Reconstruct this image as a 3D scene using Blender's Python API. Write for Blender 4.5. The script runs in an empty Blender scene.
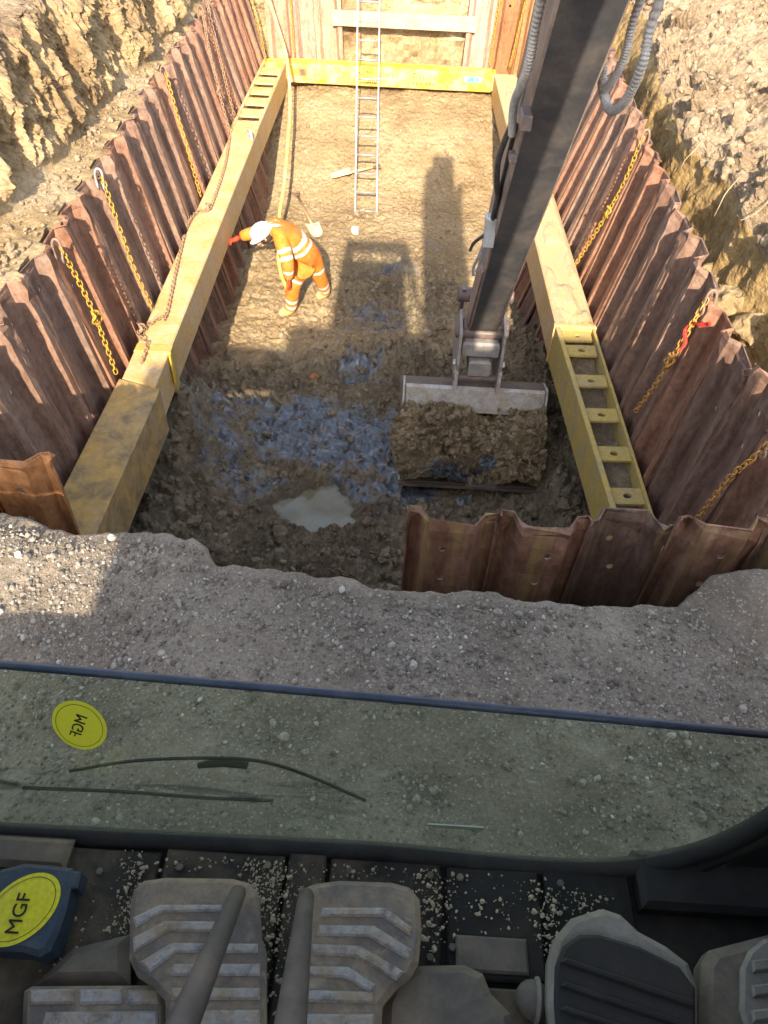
import bpy, math, random
import numpy as np
from mathutils import Vector, Matrix
random.seed(7)
RNG = np.random.default_rng(11)
S = bpy.context.scene
COL = S.collection
V3 = lambda *a: np.array(a, float)

# ------------------------------------------------------------------ noise
def _h(ix, iy, iz, seed):
    n = (ix.astype(np.int64) * 374761393 + iy.astype(np.int64) * 668265263 + iz.astype(np.int64) * 1274126177 + seed * 974711) & 0xffffffff
    n = ((n ^ (n >> 13)) * 1274126177) & 0xffffffff
    n = ((n ^ (n >> 16)) * 2246822519) & 0xffffffff
    return ((n ^ (n >> 15)) & 0xffffff) / 0xffffff * 2 - 1
def vnoise(p, seed=0):
    p = np.asarray(p, float); i = np.floor(p); f = p - i
    u = f * f * f * (f * (f * 6 - 15) + 10)
    x, y, z = i[..., 0], i[..., 1], i[..., 2]
    r = 0
    for a in (0, 1):
        for b in (0, 1):
            for c in (0, 1):
                w = (u[..., 0] if a else 1 - u[..., 0]) * (u[..., 1] if b else 1 - u[..., 1]) * (u[..., 2] if c else 1 - u[..., 2])
                r = r + w * _h(x + a, y + b, z + c, seed)
    return r
def fbm(p, scale=1., oct=4, seed=0, gain=.5, ridge=False):
    p = np.asarray(p, float) * scale; r = 0; a = 1.
    for k in range(oct):
        n = vnoise(p + k * 17.3, seed + k)
        r = r + a * ((1 - 2 * np.abs(n)) if ridge else n); a *= gain; p = p * 2.03
    return r
def worley(x, y, scale, seed=0):
    """distance to the nearest and second nearest random cell point"""
    x = np.asarray(x) * scale; y = np.asarray(y) * scale; ix, iy = np.floor(x), np.floor(y); f1 = np.full(x.shape, 9.); f2 = f1.copy(); tone = f1 * 0
    for a in (-1, 0, 1):
        for b in (-1, 0, 1):
            cx, cy = ix + a, iy + b; z = cx * 0; px = cx + .5 + .48 * _h(cx, cy, z, seed); py = cy + .5 + .48 * _h(cx, cy, z + 1, seed)
            d = np.hypot(px - x, py - y); m = d < f1; f2 = np.where(m, f1, np.minimum(f2, d)); tone = np.where(m, _h(cx, cy, z + 2, seed), tone); f1 = np.where(m, d, f1)
    return f1, f2, tone
def clods(x, y, scale, seed):
    f1, f2, t = worley(x, y, scale, seed); return np.clip((f2 - f1) * 2.2, 0, 1) ** .6 * (.65 + .5 * t) - .35
def sstep(a, b, x):
    t = np.clip((x - a) / (b - a), 0, 1); return t * t * (3 - 2 * t)

# ------------------------------------------------------------------ objects
WO = {}
def mesh_data(name, V, F, mats=(), midx=None, smooth=False, attrs=None):
    V = np.asarray(V, float); me = bpy.data.meshes.new(name)
    if isinstance(F, np.ndarray):
        n, k = F.shape
        me.vertices.add(len(V)); me.vertices.foreach_set('co', V.ravel())
        me.loops.add(n * k); me.loops.foreach_set('vertex_index', F.ravel().astype(np.int32))
        me.polygons.add(n); me.polygons.foreach_set('loop_start', np.arange(0, n * k, k, dtype=np.int32))
        me.update(calc_edges=True); me.validate()
    else:
        me.from_pydata([tuple(v) for v in V], [], [tuple(f) for f in F]); me.update()
    for m in mats: me.materials.append(m)
    n = len(me.polygons)
    if midx is not None and len(midx) == n: me.polygons.foreach_set('material_index', np.asarray(midx, np.int32))
    me.polygons.foreach_set('use_smooth', np.full(n, bool(smooth)))
    for k, v in (attrs or {}).items():
        at = me.attributes.new(k, 'FLOAT', 'POINT'); at.data.foreach_set('value', np.asarray(v, np.float32).ravel())
    return me
def obj(name, V, F, mat, parent=None, smooth=False, origin=None, midx=None, attrs=None, rot=None):
    """one mesh object; V in world coordinates"""
    V = np.asarray(V, float)
    if origin is None:
        lo, hi = V.min(0), V.max(0); origin = (lo + hi) / 2
        if parent is None: origin[2] = lo[2]
    origin = np.asarray(origin, float)
    mats = mat if isinstance(mat, (list, tuple)) else [mat]
    o = bpy.data.objects.new(name, mesh_data(name, V - origin, F, mats, midx, smooth, attrs))
    COL.objects.link(o); WO[o] = origin
    if parent is not None:
        o.parent = parent; o.location = origin - WO[parent]
    else: o.location = origin
    return o
def tag(o, label=None, cat=None, group=None, kind=None):
    if label: o['label'] = label
    if cat: o['category'] = cat
    if group: o['group'] = group
    if kind: o['kind'] = kind
    return o
def thing(name, label, cat, loc, group=None):
    o = bpy.data.objects.new(name, None); COL.objects.link(o); o.empty_display_size = .1
    o.location = loc; WO[o] = np.asarray(loc, float)
    return tag(o, label, cat, group)

# ------------------------------------------------------------------ shapes: each returns (V, F)
def join(*ms):
    V = []; F = []; n = 0
    for v, f in ms:
        V.append(np.asarray(v, float)); F += [tuple(int(i) + n for i in q) for q in f]; n += len(v)
    return np.vstack(V), F
def box(lo, hi, bev=0.0):
    """axis box with chamfered edges"""
    lo = np.array(lo, float); hi = np.array(hi, float)
    return prism([(lo[0], lo[1]), (hi[0], lo[1]), (hi[0], hi[1]), (lo[0], hi[1])], lo[2], hi[2], bev)
def inset(poly, d):
    P = np.array(poly, float); n = len(P); out = []
    for i in range(n):
        a, b, c = P[i - 1], P[i], P[(i + 1) % n]
        e1 = (b - a) / (np.linalg.norm(b - a) + 1e-9); e2 = (c - b) / (np.linalg.norm(c - b) + 1e-9)
        n1 = V3(-e1[1], e1[0]); n2 = V3(-e2[1], e2[0]); k = 1 + n1 @ n2
        out.append(b + (n1 + n2) / max(k, .3) * d)
    return np.array(out)
def prism(poly, z0, z1, bev=0.0):
    """poly CCW in xy extruded in z"""
    P = np.array(poly, float)
    A = 0.5 * np.sum(P[:, 0] * np.roll(P[:, 1], -1) - np.roll(P[:, 0], -1) * P[:, 1])
    if A < 0: P = P[::-1]
    n = len(P)
    if bev > 0:
        Q = inset(P, bev); rings = [(Q, z0), (P, z0 + bev), (P, z1 - bev), (Q, z1)]
    else: rings = [(P, z0), (P, z1)]
    V = np.vstack([np.column_stack([p, np.full(n, z)]) for p, z in rings]); F = []
    for r in range(len(rings) - 1):
        for i in range(n):
            j = (i + 1) % n; F.append((r * n + i, r * n + j, (r + 1) * n + j, (r + 1) * n + i))
    F.append(tuple(range(n - 1, -1, -1))); F.append(tuple((len(rings) - 1) * n + i for i in range(n)))
    return V, F
def frame_from(z, up=(0, 0, 1)):
    z = np.array(z, float); z /= np.linalg.norm(z); up = np.array(up, float)
    if abs(z @ up) > .97: up = V3(0, 1, 0) if abs(z[1]) < .9 else V3(1, 0, 0)
    x = np.cross(up, z); x /= np.linalg.norm(x); y = np.cross(z, x)
    return x, y, z
def xform(m, M, t=(0, 0, 0)):
    """M rows are the world directions of local x, y, z"""
    return np.asarray(m[0]) @ np.array(M, float) + np.array(t, float), m[1]
def yz(m, x0=0.):
    """a prism made with (y,z) outline extruded along x"""
    V = np.asarray(m[0]); W = np.column_stack([V[:, 2] + x0, V[:, 0], V[:, 1]]); return W, m[1]
def tube(path, r, n=8, caps=True, up=(0, 0, 1)):
    P = np.array(path, float); m = len(P); r = np.broadcast_to(np.asarray(r, float), (m,))
    T = np.gradient(P, axis=0); T /= np.linalg.norm(T, axis=1)[:, None] + 1e-12
    x, y, _ = frame_from(T[0], up); V = []; a = np.arange(n) * 2 * np.pi / n
    for i in range(m):
        x = x - T[i] * (x @ T[i]); x /= np.linalg.norm(x); y = np.cross(T[i], x)
        V.append(P[i] + r[i] * (np.cos(a)[:, None] * x + np.sin(a)[:, None] * y))
    V = np.vstack(V); F = []
    for i in range(m - 1):
        for k in range(n):
            j = (k + 1) % n; F.append((i * n + k, i * n + j, (i + 1) * n + j, (i + 1) * n + k))
    if caps:
        F.append(tuple(range(n - 1, -1, -1))); F.append(tuple((m - 1) * n + k for k in range(n)))
    return V, F
def loop_tube(path, r, n=6):
    P = np.array(path, float); m = len(P); T = np.roll(P, -1, 0) - np.roll(P, 1, 0); T /= np.linalg.norm(T, axis=1)[:, None]
    c = P.mean(0); V = []; a = np.arange(n) * 2 * np.pi / n
    nrm = np.cross(P[0] - c, P[m // 4] - c); nrm /= np.linalg.norm(nrm)
    for i in range(m):
        x = nrm; y = np.cross(T[i], x); y /= np.linalg.norm(y); V.append(P[i] + r * (np.cos(a)[:, None] * x + np.sin(a)[:, None] * y))
    F = []
    for i in range(m):
        for k in range(n):
            j = (k + 1) % n; i2 = (i + 1) % m; F.append((i * n + k, i * n + j, i2 * n + j, i2 * n + k))
    return np.vstack(V), F
def spline(pts, n=40):
    P = np.array(pts, float); P = np.vstack([2 * P[0] - P[1], P, 2 * P[-1] - P[-2]]); out = []
    k = len(P) - 3
    for t in np.linspace(0, k, n):
        i = min(int(t), k - 1); u = t - i; a, b, c, d = P[i:i + 4]
        out.append(.5 * ((2 * b) + (-a + c) * u + (2 * a - 5 * b + 4 * c - d) * u * u + (-a + 3 * b - 3 * c + d) * u ** 3))
    return np.array(out)
def cyl(p, q, r, n=16, bev=0.):
    p, q = V3(*p), V3(*q)
    if bev:
        d = (q - p) / np.linalg.norm(q - p) * bev
        return tube([p, p + d * .02, p + d, q - d, q - d * .02, q], [r - bev, r - bev, r, r, r - bev, r - bev], n)
    return tube([p, q], r, n)
def grid(P):
    n, m, _ = P.shape; i = np.arange(n * m).reshape(n, m)
    F = np.stack([i[:-1, :-1], i[1:, :-1], i[1:, 1:], i[:-1, 1:]], -1).reshape(-1, 4)
    return P.reshape(-1, 3), F
def lathe(prof, n=24, c=(0, 0, 0), M=None):
    a = np.arange(n) * 2 * np.pi / n; V = []; F = []
    for r, z in prof: V.append(np.column_stack([r * np.cos(a), r * np.sin(a), np.full(n, z)]))
    for i in range(len(prof) - 1):
        for k in range(n):
            j = (k + 1) % n; F.append((i * n + k, i * n + j, (i + 1) * n + j, (i + 1) * n + k))
    F.append(tuple(range(n - 1, -1, -1))); F.append(tuple((len(prof) - 1) * n + k for k in range(n)))
    V = np.vstack(V)
    if M is not None: V = V @ np.array(M)
    return V + np.array(c, float), F

def _ico(sub):
    t = (1 + 5 ** .5) / 2
    V = [(-1, t, 0), (1, t, 0), (-1, -t, 0), (1, -t, 0), (0, -1, t), (0, 1, t), (0, -1, -t), (0, 1, -t), (t, 0, -1), (t, 0, 1), (-t, 0, -1), (-t, 0, 1)]
    F = [(0, 11, 5), (0, 5, 1), (0, 1, 7), (0, 7, 10), (0, 10, 11), (1, 5, 9), (5, 11, 4), (11, 10, 2), (10, 7, 6), (7, 1, 8), (3, 9, 4), (3, 4, 2), (3, 2, 6), (3, 6, 8), (3, 8, 9), (4, 9, 5), (2, 4, 11), (6, 2, 10), (8, 6, 7), (9, 8, 1)]
    V = [np.array(v, float) / np.linalg.norm(v) for v in V]
    for _ in range(sub):
        c = {}; G = []
        def mid(a, b):
            k = (min(a, b), max(a, b))
            if k not in c:
                m = V[a] + V[b]; V.append(m / np.linalg.norm(m)); c[k] = len(V) - 1
            return c[k]
        for a, b, d in F:
            x, y, z = mid(a, b), mid(b, d), mid(d, a); G += [(a, x, z), (b, y, x), (d, z, y), (x, y, z)]
        F = G
    return np.array(V), np.array(F)
def rand_rot(n):
    q = RNG.normal(size=(n, 4)); q /= np.linalg.norm(q, axis=1)[:, None]; w, x, y, z = q.T
    return np.stack([1 - 2 * (y * y + z * z), 2 * (x * y - z * w), 2 * (x * z + y * w), 2 * (x * y + z * w), 1 - 2 * (x * x + z * z), 2 * (y * z - x * w), 2 * (x * z - y * w), 2 * (y * z + x * w), 1 - 2 * (x * x + y * y)], -1).reshape(n, 3, 3)
def scatter(P, size, sub=1, rough=.35, flat=(.6, 1.), seed=3):
    """many irregular lumps in one mesh"""
    B, Fb = _ico(sub); vs = []
    for k in range(10):
        b = B * (1 + rough * fbm(B + k * 7.7, 1.1, 3, seed))[:, None]
        vs.append(b)
    vs = np.array(vs); n = len(P); pick = RNG.integers(0, 10, n)
    sc = np.asarray(size)[:, None] * RNG.uniform(flat[0], flat[1], (n, 3))
    W = vs[pick] * sc[:, None, :]; W = np.einsum('nvi,nij->nvj', W, rand_rot(n)) + np.asarray(P)[:, None, :]
    F = (Fb[None] + (np.arange(n) * len(B))[:, None, None]).reshape(-1, 3)
    return W.reshape(-1, 3), F

# ------------------------------------------------------------------ materials
class NT:
    def __init__(s, name):
        s.m = bpy.data.materials.new(name); s.m.use_nodes = True; s.t = s.m.node_tree; s.t.nodes.clear()
        s.out = s.n('ShaderNodeOutputMaterial'); s.b = s.n('ShaderNodeBsdfPrincipled'); s.l(s.b, 0, s.out, 0)
        s.tc = s.n('ShaderNodeTexCoord')
    def n(s, t, **k):
        x = s.t.nodes.new(t)
        for a, v in k.items(): setattr(x, a, v)
        return x
    def l(s, a, ao, b, bi): s.t.links.new(a.outputs[ao], b.inputs[bi])
    def coords(s, scale=(1, 1, 1), rnd=True):
        mp = s.n('ShaderNodeMapping'); mp.inputs['Scale'].default_value = scale; s.l(s.tc, 'Object', mp, 0)
        if rnd:
            oi = s.n('ShaderNodeObjectInfo'); c = s.n('ShaderNodeVectorMath', operation='SCALE'); c.inputs[0].default_value = (13, 7, 19)
            s.l(oi, 'Random', c, 'Scale'); s.l(c, 0, mp, 1)
        return mp
    def noise(s, src, scale, detail=6, rough=.6, dist=0.):
        x = s.n('ShaderNodeTexNoise'); x.inputs['Scale'].default_value = scale; x.inputs['Detail'].default_value = detail
        x.inputs['Roughness'].default_value = rough; x.inputs['Distortion'].default_value = dist; s.l(src, 0, x, 0); return x
    def ramp(s, src, so, stops):
        x = s.n('ShaderNodeValToRGB'); e = x.color_ramp.elements
        while len(e) < len(stops): e.new(.5)
        for k, (p, c) in enumerate(stops):
            e[k].position = p; e[k].color = (c, c, c, 1) if isinstance(c, (int, float)) else (*c, 1)
        s.l(src, so, x, 0); return x
    def mix(s, fac, a, b, mode='MIX'):
        x = s.n('ShaderNodeMix', data_type='RGBA', blend_type=mode); s._in(x, 0, fac); s._in(x, 6, a); s._in(x, 7, b)
        x2 = x; return x2
    def _in(s, x, i, v):
        if isinstance(v, tuple) and hasattr(v[0], 'outputs'): s.l(v[0], v[1], x, i)
        elif isinstance(v, (int, float)): x.inputs[i].default_value = v
        else: x.inputs[i].default_value = (*v, 1)
    def set(s, **k):
        for a, v in k.items():
            a = {'col': 'Base Color', 'rough': 'Roughness', 'metal': 'Metallic', 'spec': 'Specular IOR Level', 'coat': 'Coat Weight'}[a]; s._in(s.b, a, v)
    def bump(s, pairs, dist=.01):
        prev = None
        for src, so, st, d in pairs:
            x = s.n('ShaderNodeBump'); x.inputs['Strength'].default_value = st; x.inputs['Distance'].default_value = d; s.l(src, so, x, 'Height')
            if prev: s.l(prev, 0, x, 'Normal')
            prev = x
        s.l(prev, 0, s.b, 'Normal')
MIXC = 2  # colour result of the Mix node
def soil(name, dark, mid, light, scale=1.6, fine=28, rough=.95, bump=.6, speck=None, spec=.15):
    t = NT(name); c = t.coords(rnd=False); a = t.noise(c, scale, 8, .65); r = t.ramp(a, 0, [(.30, dark), (.5, mid), (.70, light)])
    f = t.noise(c, fine, 6, .7); r2 = t.ramp(f, 0, [(.25, .55), (.6, 1.05), (.85, 1.35)]); x = t.mix(1., (r, 0), (r2, 0), 'MULTIPLY'); last = (x, MIXC)
    vo = t.n('ShaderNodeTexVoronoi'); vo.inputs['Scale'].default_value = fine * 2.2; t.l(c, 0, vo, 0)
    if speck:
        vr = t.ramp(vo, 'Color', [(.80, 0.), (.86, 1.)]); x = t.mix((vr, 0), last, speck); last = (x, MIXC)
    t.set(col=last, rough=rough, spec=spec)
    t.bump([(f, 0, bump, .02), (vo, 0, bump * .5, .008), (t.noise(c, 6, 8, .7), 0, bump, .05)])
    return t.m
M = {}
M['gravel'] = soil('gravel_soil', (.17, .135, .10), (.285, .232, .178), (.40, .335, .26), 1.6, 60, bump=.7, speck=(.38, .34, .29))
M['bank'] = soil('yellow_clay', (.20, .13, .068), (.35, .255, .14), (.45, .36, .24), 1.4, 20)
M['spoil'] = soil('pale_spoil', (.23, .155, .092), (.34, .25, .16), (.43, .335, .235), 1.1, 24, bump=.8)
M['cut'] = soil('brown_cut_clay', (.22, .14, .06), (.34, .23, .10), (.44, .32, .16), 1.8, 22)
def stone_mat():
    t = NT('mixed_stone'); at = t.n('ShaderNodeAttribute', attribute_name='tone'); r = t.ramp(at, 'Fac', [(.0, (.12, .10, .08)), (.3, (.19, .165, .135)), (.65, (.25, .225, .19)), (.88, (.33, .30, .255)), (.97, (.42, .39, .34)), (1., (.55, .51, .45))])
    f = t.noise(t.coords(rnd=False), 70, 4, .6); r2 = t.ramp(f, 0, [(.3, .75), (.7, 1.2)]); x = t.mix(1., (r, 0), (r2, 0), 'MULTIPLY'); t.set(col=(x, MIXC), rough=.85, spec=.25); t.bump([(f, 0, .3, .004)]); return t.m
M['stone'] = stone_mat()
M['clodpale'] = soil('pale_clod', (.23, .16, .098), (.33, .245, .16), (.41, .32, .22), 5, 40, bump=.6)
M['clod'] = soil('wet_clod', (.11, .08, .05), (.21, .16, .10), (.32, .255, .17), 3, 40, rough=.7, bump=.6, spec=.3)

def pit_material():
    t = NT('pit_soil'); c = t.coords(rnd=False)
    wet = t.n('ShaderNodeAttribute', attribute_name='wet'); clay = t.n('ShaderNodeAttribute', attribute_name='clay')
    a = t.noise(c, 1.5, 8, .65); dry = t.ramp(a, 0, [(.3, (.235, .155, .072)), (.5, (.345, .245, .125)), (.72, (.45, .34, .195))])
    b = t.noise(c, 3.1, 8, .7); wt = t.ramp(b, 0, [(.3, (.085, .062, .038)), (.5, (.20, .150, .09)), (.72, (.31, .245, .15))])
    x = t.mix((wet, 'Fac'), (dry, 0), (wt, 0))
    d = t.noise(c, 4.5, 6, .6, .6); cl = t.ramp(d, 0, [(.34, (.045, .042, .040)), (.46, (.075, .085, .098)), (.58, (.105, .122, .145)), (.74, (.18, .195, .205))])
    # ragged edge of the blue clay
    ad = t.n('ShaderNodeMath', operation='ADD'); t.l(clay, 'Fac', ad, 0); sc = t.n('ShaderNodeMath', operation='MULTIPLY_ADD')
    d2 = t.noise(c, 2.8, 5, .6, .8); t.l(d2, 0, sc, 0); sc.inputs[1].default_value = 2.4; sc.inputs[2].default_value = -1.2; t.l(sc, 0, ad, 1)
    cm = t.ramp(ad, 0, [(.34, 0.), (.50, .55), (.68, 1.)])
    x2 = t.mix((cm, 0), (x, MIXC), (cl, 0))
    f = t.noise(c, 30, 6, .7); r2 = t.ramp(f, 0, [(.25, .6), (.6, 1.05), (.85, 1.3)]); x3 = t.mix(1., (x2, MIXC), (r2, 0), 'MULTIPLY')
    rr = t.mix((cm, 0), (.75, .75, .75), (.25, .25, .25))
    t.set(col=(x3, MIXC), rough=(rr, MIXC), spec=.55)
    vo = t.n('ShaderNodeTexVoronoi'); vo.inputs['Scale'].default_value = 14; t.l(c, 0, vo, 0)
    t.bump([(f, 0, .7, .022), (vo, 0, .22, .03), (t.noise(c, 8, 8, .7), 0, .8, .055)])
    bs = t.ramp(cm, 0, [(0., .8), (1., .07)])
    for nd in t.t.nodes:
        if nd.bl_idname == 'ShaderNodeBump': t.l(bs, 0, nd, 'Strength')
    return t.m
M['pit'] = pit_material()

def rust_material(name, cols, yellow=None, gloss=.6):
    t = NT(name); c = t.coords((1.3, 1.3, .22)); a = t.noise(c, 5.5, 8, .7, .5); r = t.ramp(a, 0, cols)
    c2 = t.coords((1.6, 1.6, 1)); b = t.noise(c2, 16, 8, .75); r2 = t.ramp(b, 0, [(.3, .5), (.52, .98), (.75, 1.45)])
    x = t.mix(1., (r, 0), (r2, 0), 'MULTIPLY'); last = (x, MIXC)
    oi = t.n('ShaderNodeObjectInfo'); tr = t.ramp(oi, 'Random', [(0., (.68, .68, .69)), (.35, (1.0, .98, .94)), (.6, (1.15, .92, .76)), (.8, (.84, .88, .9)), (1., (1.06, 1.04, .98))])
    x = t.mix(1., last, (tr, 0), 'MULTIPLY'); last = (x, MIXC)
    # pale dried mud streaks
    c3 = t.coords((3, 3, .5)); e = t.noise(c3, 3.2, 8, .8, .4); er = t.ramp(e, 0, [(.60, 0.), (.74, .75)]); x = t.mix((er, 0), last, (.40, .325, .235)); last = (x, MIXC)
    if yellow:
        g = t.noise(t.coords((9, 9, .3)), 1.2, 4, .6); gr = t.ramp(g, 0, [(.50, 0.), (.72, .75)]); x = t.mix((gr, 0), last, yellow); last = (x, MIXC)
    rr = t.ramp(b, 0, [(.3, gloss - .15), (.7, gloss + .2)])
    t.set(col=last, rough=(rr, 0), metal=.0, spec=.35); t.bump([(b, 0, .35, .006), (a, 0, .25, .012)])
    return t.m
M['rust'] = rust_material('rusted_steel', [(.26, (.095, .056, .041)), (.44, (.20, .116, .082)), (.58, (.275, .175, .132)), (.74, (.35, .175, .088))])
M['holelight'] = soil('hole_light_fill', (.5, .40, .27), (.62, .52, .38), (.7, .6, .46), 9, 60)  # pale fill of the pile holes, painted as light coming through them
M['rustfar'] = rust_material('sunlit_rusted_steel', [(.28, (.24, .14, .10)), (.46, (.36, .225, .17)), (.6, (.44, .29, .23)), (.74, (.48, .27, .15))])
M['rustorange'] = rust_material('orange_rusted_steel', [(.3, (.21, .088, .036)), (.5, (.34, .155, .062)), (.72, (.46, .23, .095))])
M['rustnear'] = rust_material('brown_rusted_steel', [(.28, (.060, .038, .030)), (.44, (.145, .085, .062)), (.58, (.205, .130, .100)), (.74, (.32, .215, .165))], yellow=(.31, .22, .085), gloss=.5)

def paint(name, base, dirt, amount=.5, rough=.55, metal=0., edge=None, scale=5., drops=None, bump=.15, dthr=.60):
    t = NT(name); c = t.coords(); a = t.noise(c, scale, 8, .7, .3); lo = .5 + .25 * (.5 - amount)
    r = t.ramp(a, 0, [(lo - .08, 0.), (lo + .1, 1.)]); x = t.mix((r, 0), base, dirt); last = (x, MIXC)
    f = t.noise(c, scale * 7, 6, .7); r2 = t.ramp(f, 0, [(.25, .72), (.6, 1.02), (.85, 1.22)]); x = t.mix(1., last, (r2, 0), 'MULTIPLY'); last = (x, MIXC)
    if drops:
        d = t.noise(c, scale * 2.3, 8, .7, .5); dr = t.ramp(d, 0, [(dthr, 0.), (dthr + .20, .9)]); x = t.mix((dr, 0), last, drops); last = (x, MIXC)
    rr = t.ramp(a, 0, [(.3, rough), (.7, min(1, rough + .3))]); t.set(col=last, rough=(rr, 0), metal=metal, spec=.4)
    t.bump([(f, 0, bump, .006), (a, 0, bump, .01)])
    return t.m
M['waler'] = paint('dusty_yellow_steel', (.58, .36, .13), (.60, .43, .235), .55, .6, drops=(.40, .29, .16), scale=4, dthr=.56)
M['walerdirty'] = paint('muddy_yellow_steel', (.50, .31, .09), (.40, .28, .14), .5, .6, drops=(.17, .125, .075), scale=2.2, dthr=.46)
M['walersoil'] = paint('soil_dusted_yellow_steel', (.55, .40, .18), (.50, .38, .22), .7, .75, scale=7, bump=.4)
M['walerolive'] = paint('worn_yellow_plate', (.50, .36, .09), (.42, .32, .14), .5, .55)
M['walerbright'] = paint('bright_yellow_steel', (.64, .43, .035), (.62, .48, .22), .45, .5)
M['plank'] = paint('pale_timber', (.62, .48, .27), (.52, .38, .20), .5, .8, scale=3)
M['armpaint'] = paint('dark_grey_paint', (.055, .052, .056), (.13, .105, .09), .35, .42, scale=3.5, drops=(.20, .16, .13), bump=.06)
M['armside'] = paint('dusty_lit_brown_grey_paint', (.17, .125, .105), (.30, .22, .17), .5, .5, scale=3, bump=.08)  # paler than the arm front, with the light on its sides coloured in
M['armdark'] = paint('dark_arm_paint', (.052, .051, .055), (.10, .085, .078), .35, .42, scale=2.5, drops=None, bump=.05)
M['bucket'] = paint('mud_grey_steel', (.44, .42, .40), (.36, .30, .23), .5, .6, scale=5, drops=(.24, .18, .12), dthr=.52)
M['bucketdark'] = paint('dark_bucket_steel', (.075, .06, .05), (.15, .11, .08), .5, .5)
M['hitch'] = paint('grey_hitch_steel', (.22, .205, .20), (.33, .29, .25), .5, .45, scale=7)
M['pin'] = paint('greasy_pin_steel', (.10, .08, .075), (.2, .13, .11), .5, .4, scale=9)
M['galv'] = paint('galvanised_steel', (.42, .42, .43), (.5, .49, .47), .5, .4, .5)
M['alu'] = paint('ladder_aluminium', (.30, .31, .33), (.36, .36, .35), .5, .4, .35)
M['hookrust'] = paint('weathered_hook_steel', (.20, .15, .12), (.26, .17, .11), .5, .5, scale=20)
M['chainyellow'] = paint('yellow_chain_paint', (.48, .30, .03), (.36, .20, .06), .35, .5, scale=20)
M['chainrust'] = paint('rusty_chain', (.30, .17, .10), (.36, .25, .15), .5, .6, scale=20)
M['chainorange'] = paint('orange_chain_paint', (.62, .30, .05), (.42, .22, .08), .4, .5, scale=20)
M['hosegrey'] = paint('ribbed_grey_hose', (.30, .29, .29), (.40, .37, .34), .5, .4, .2)
M['hoseblack'] = paint('black_hose', (.035, .033, .035), (.10, .085, .07), .35, .5)
M['hoseyellow'] = paint('yellow_hose', (.70, .58, .13), (.66, .57, .28), .5, .5)
M['hivis'] = paint('orange_hivis_cloth', (.62, .175, .010), (.60, .24, .05), .5, .85, scale=9, bump=.8)
M['band'] = paint('reflective_band', (.62, .60, .55), (.58, .55, .48), .4, .4)
M['helmet'] = paint('white_helmet_plastic', (.62, .61, .59), (.55, .53, .49), .35, .35)
M['glove'] = paint('red_work_glove', (.55, .06, .02), (.40, .05, .02), .5, .8)
M['skin'] = paint('skin', (.55, .30, .20), (.5, .27, .18), .5, .6)
M['boot'] = paint('muddy_boot', (.60, .38, .13), (.50, .36, .20), .5, .8)
M['hair'] = paint('dark_hair', (.05, .03, .02), (.06, .04, .03), .5, .7)
M['blue'] = paint('blue_plastic', (.05, .15, .55), (.1, .2, .5), .4, .4)
M['ribbon'] = paint('red_ribbon', (.70, .04, .02), (.6, .05, .03), .4, .6)
M['wood'] = paint('spade_wood', (.50, .33, .15), (.55, .42, .24), .5, .7)
M['blade'] = paint('mud_caked_spade', (.60, .52, .36), (.55, .46, .30), .5, .6)
M['root'] = paint('dry_root', (.38, .29, .19), (.3, .23, .15), .5, .8)
M['decal'] = paint('faded_black_print', (.06, .05, .03), (.16, .13, .05), .4, .7, scale=30)
M['teal'] = paint('teal_sticker', (.10, .55, .50), (.35, .60, .40), .4, .6)
# cab
M['mat'] = paint('dusty_floor_rubber', (.035, .029, .025), (.125, .098, .07), .4, .7, scale=7, drops=(.19, .16, .12), bump=.3)
M['cabgrey'] = paint('grey_cab_plastic', (.105, .092, .08), (.20, .16, .12), .4, .55, scale=6)
M['cabdark'] = paint('black_cab_plastic', (.016, .015, .014), (.045, .038, .03), .4, .75, scale=6)
M['seal'] = paint('black_rubber_seal', (.014, .014, .015), (.035, .032, .03), .4, .6, scale=8)
M['sealblue'] = paint('glossy_edge_trim', (.035, .05, .085), (.07, .085, .12), .4, .3, scale=8)
M['pedal'] = paint('worn_pedal_rubber', (.155, .135, .125), (.30, .235, .165), .5, .65, scale=11, drops=(.42, .335, .24), bump=.5, dthr=.53)
M['tread'] = paint('dried_clay_on_tread', (.44, .42, .42), (.40, .31, .22), .5, .85, scale=16, drops=(.11, .10, .11), bump=.7, dthr=.50)
M['lever'] = paint('worn_grey_lever', (.075, .07, .07), (.13, .11, .095), .35, .4, scale=9)
M['padblack'] = paint('ribbed_black_rubber', (.014, .014, .014), (.035, .03, .027), .4, .6)
M['padrim'] = paint('worn_pale_rim', (.24, .22, .195), (.19, .165, .135), .4, .55, scale=10)
M['navy'] = paint('navy_plastic', (.035, .055, .085), (.075, .09, .11), .35, .4, scale=12)
M['lemon'] = paint('lemon_label', (.72, .66, .02), (.70, .64, .06), .2, .5, scale=18)
M['ink'] = paint('black_ink', (.015, .015, .015), (.03, .03, .02), .3, .6)
M['headliner'] = paint('pale_headliner', (.30, .29, .28), (.26, .25, .24), .4, .8)
M['machineyellow'] = paint('machine_yellow', (.62, .40, .04), (.5, .36, .12), .4, .4)
M['crumb'] = paint('dry_crumbs', (.42, .35, .25), (.52, .45, .34), .5, .9, scale=40)

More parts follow.
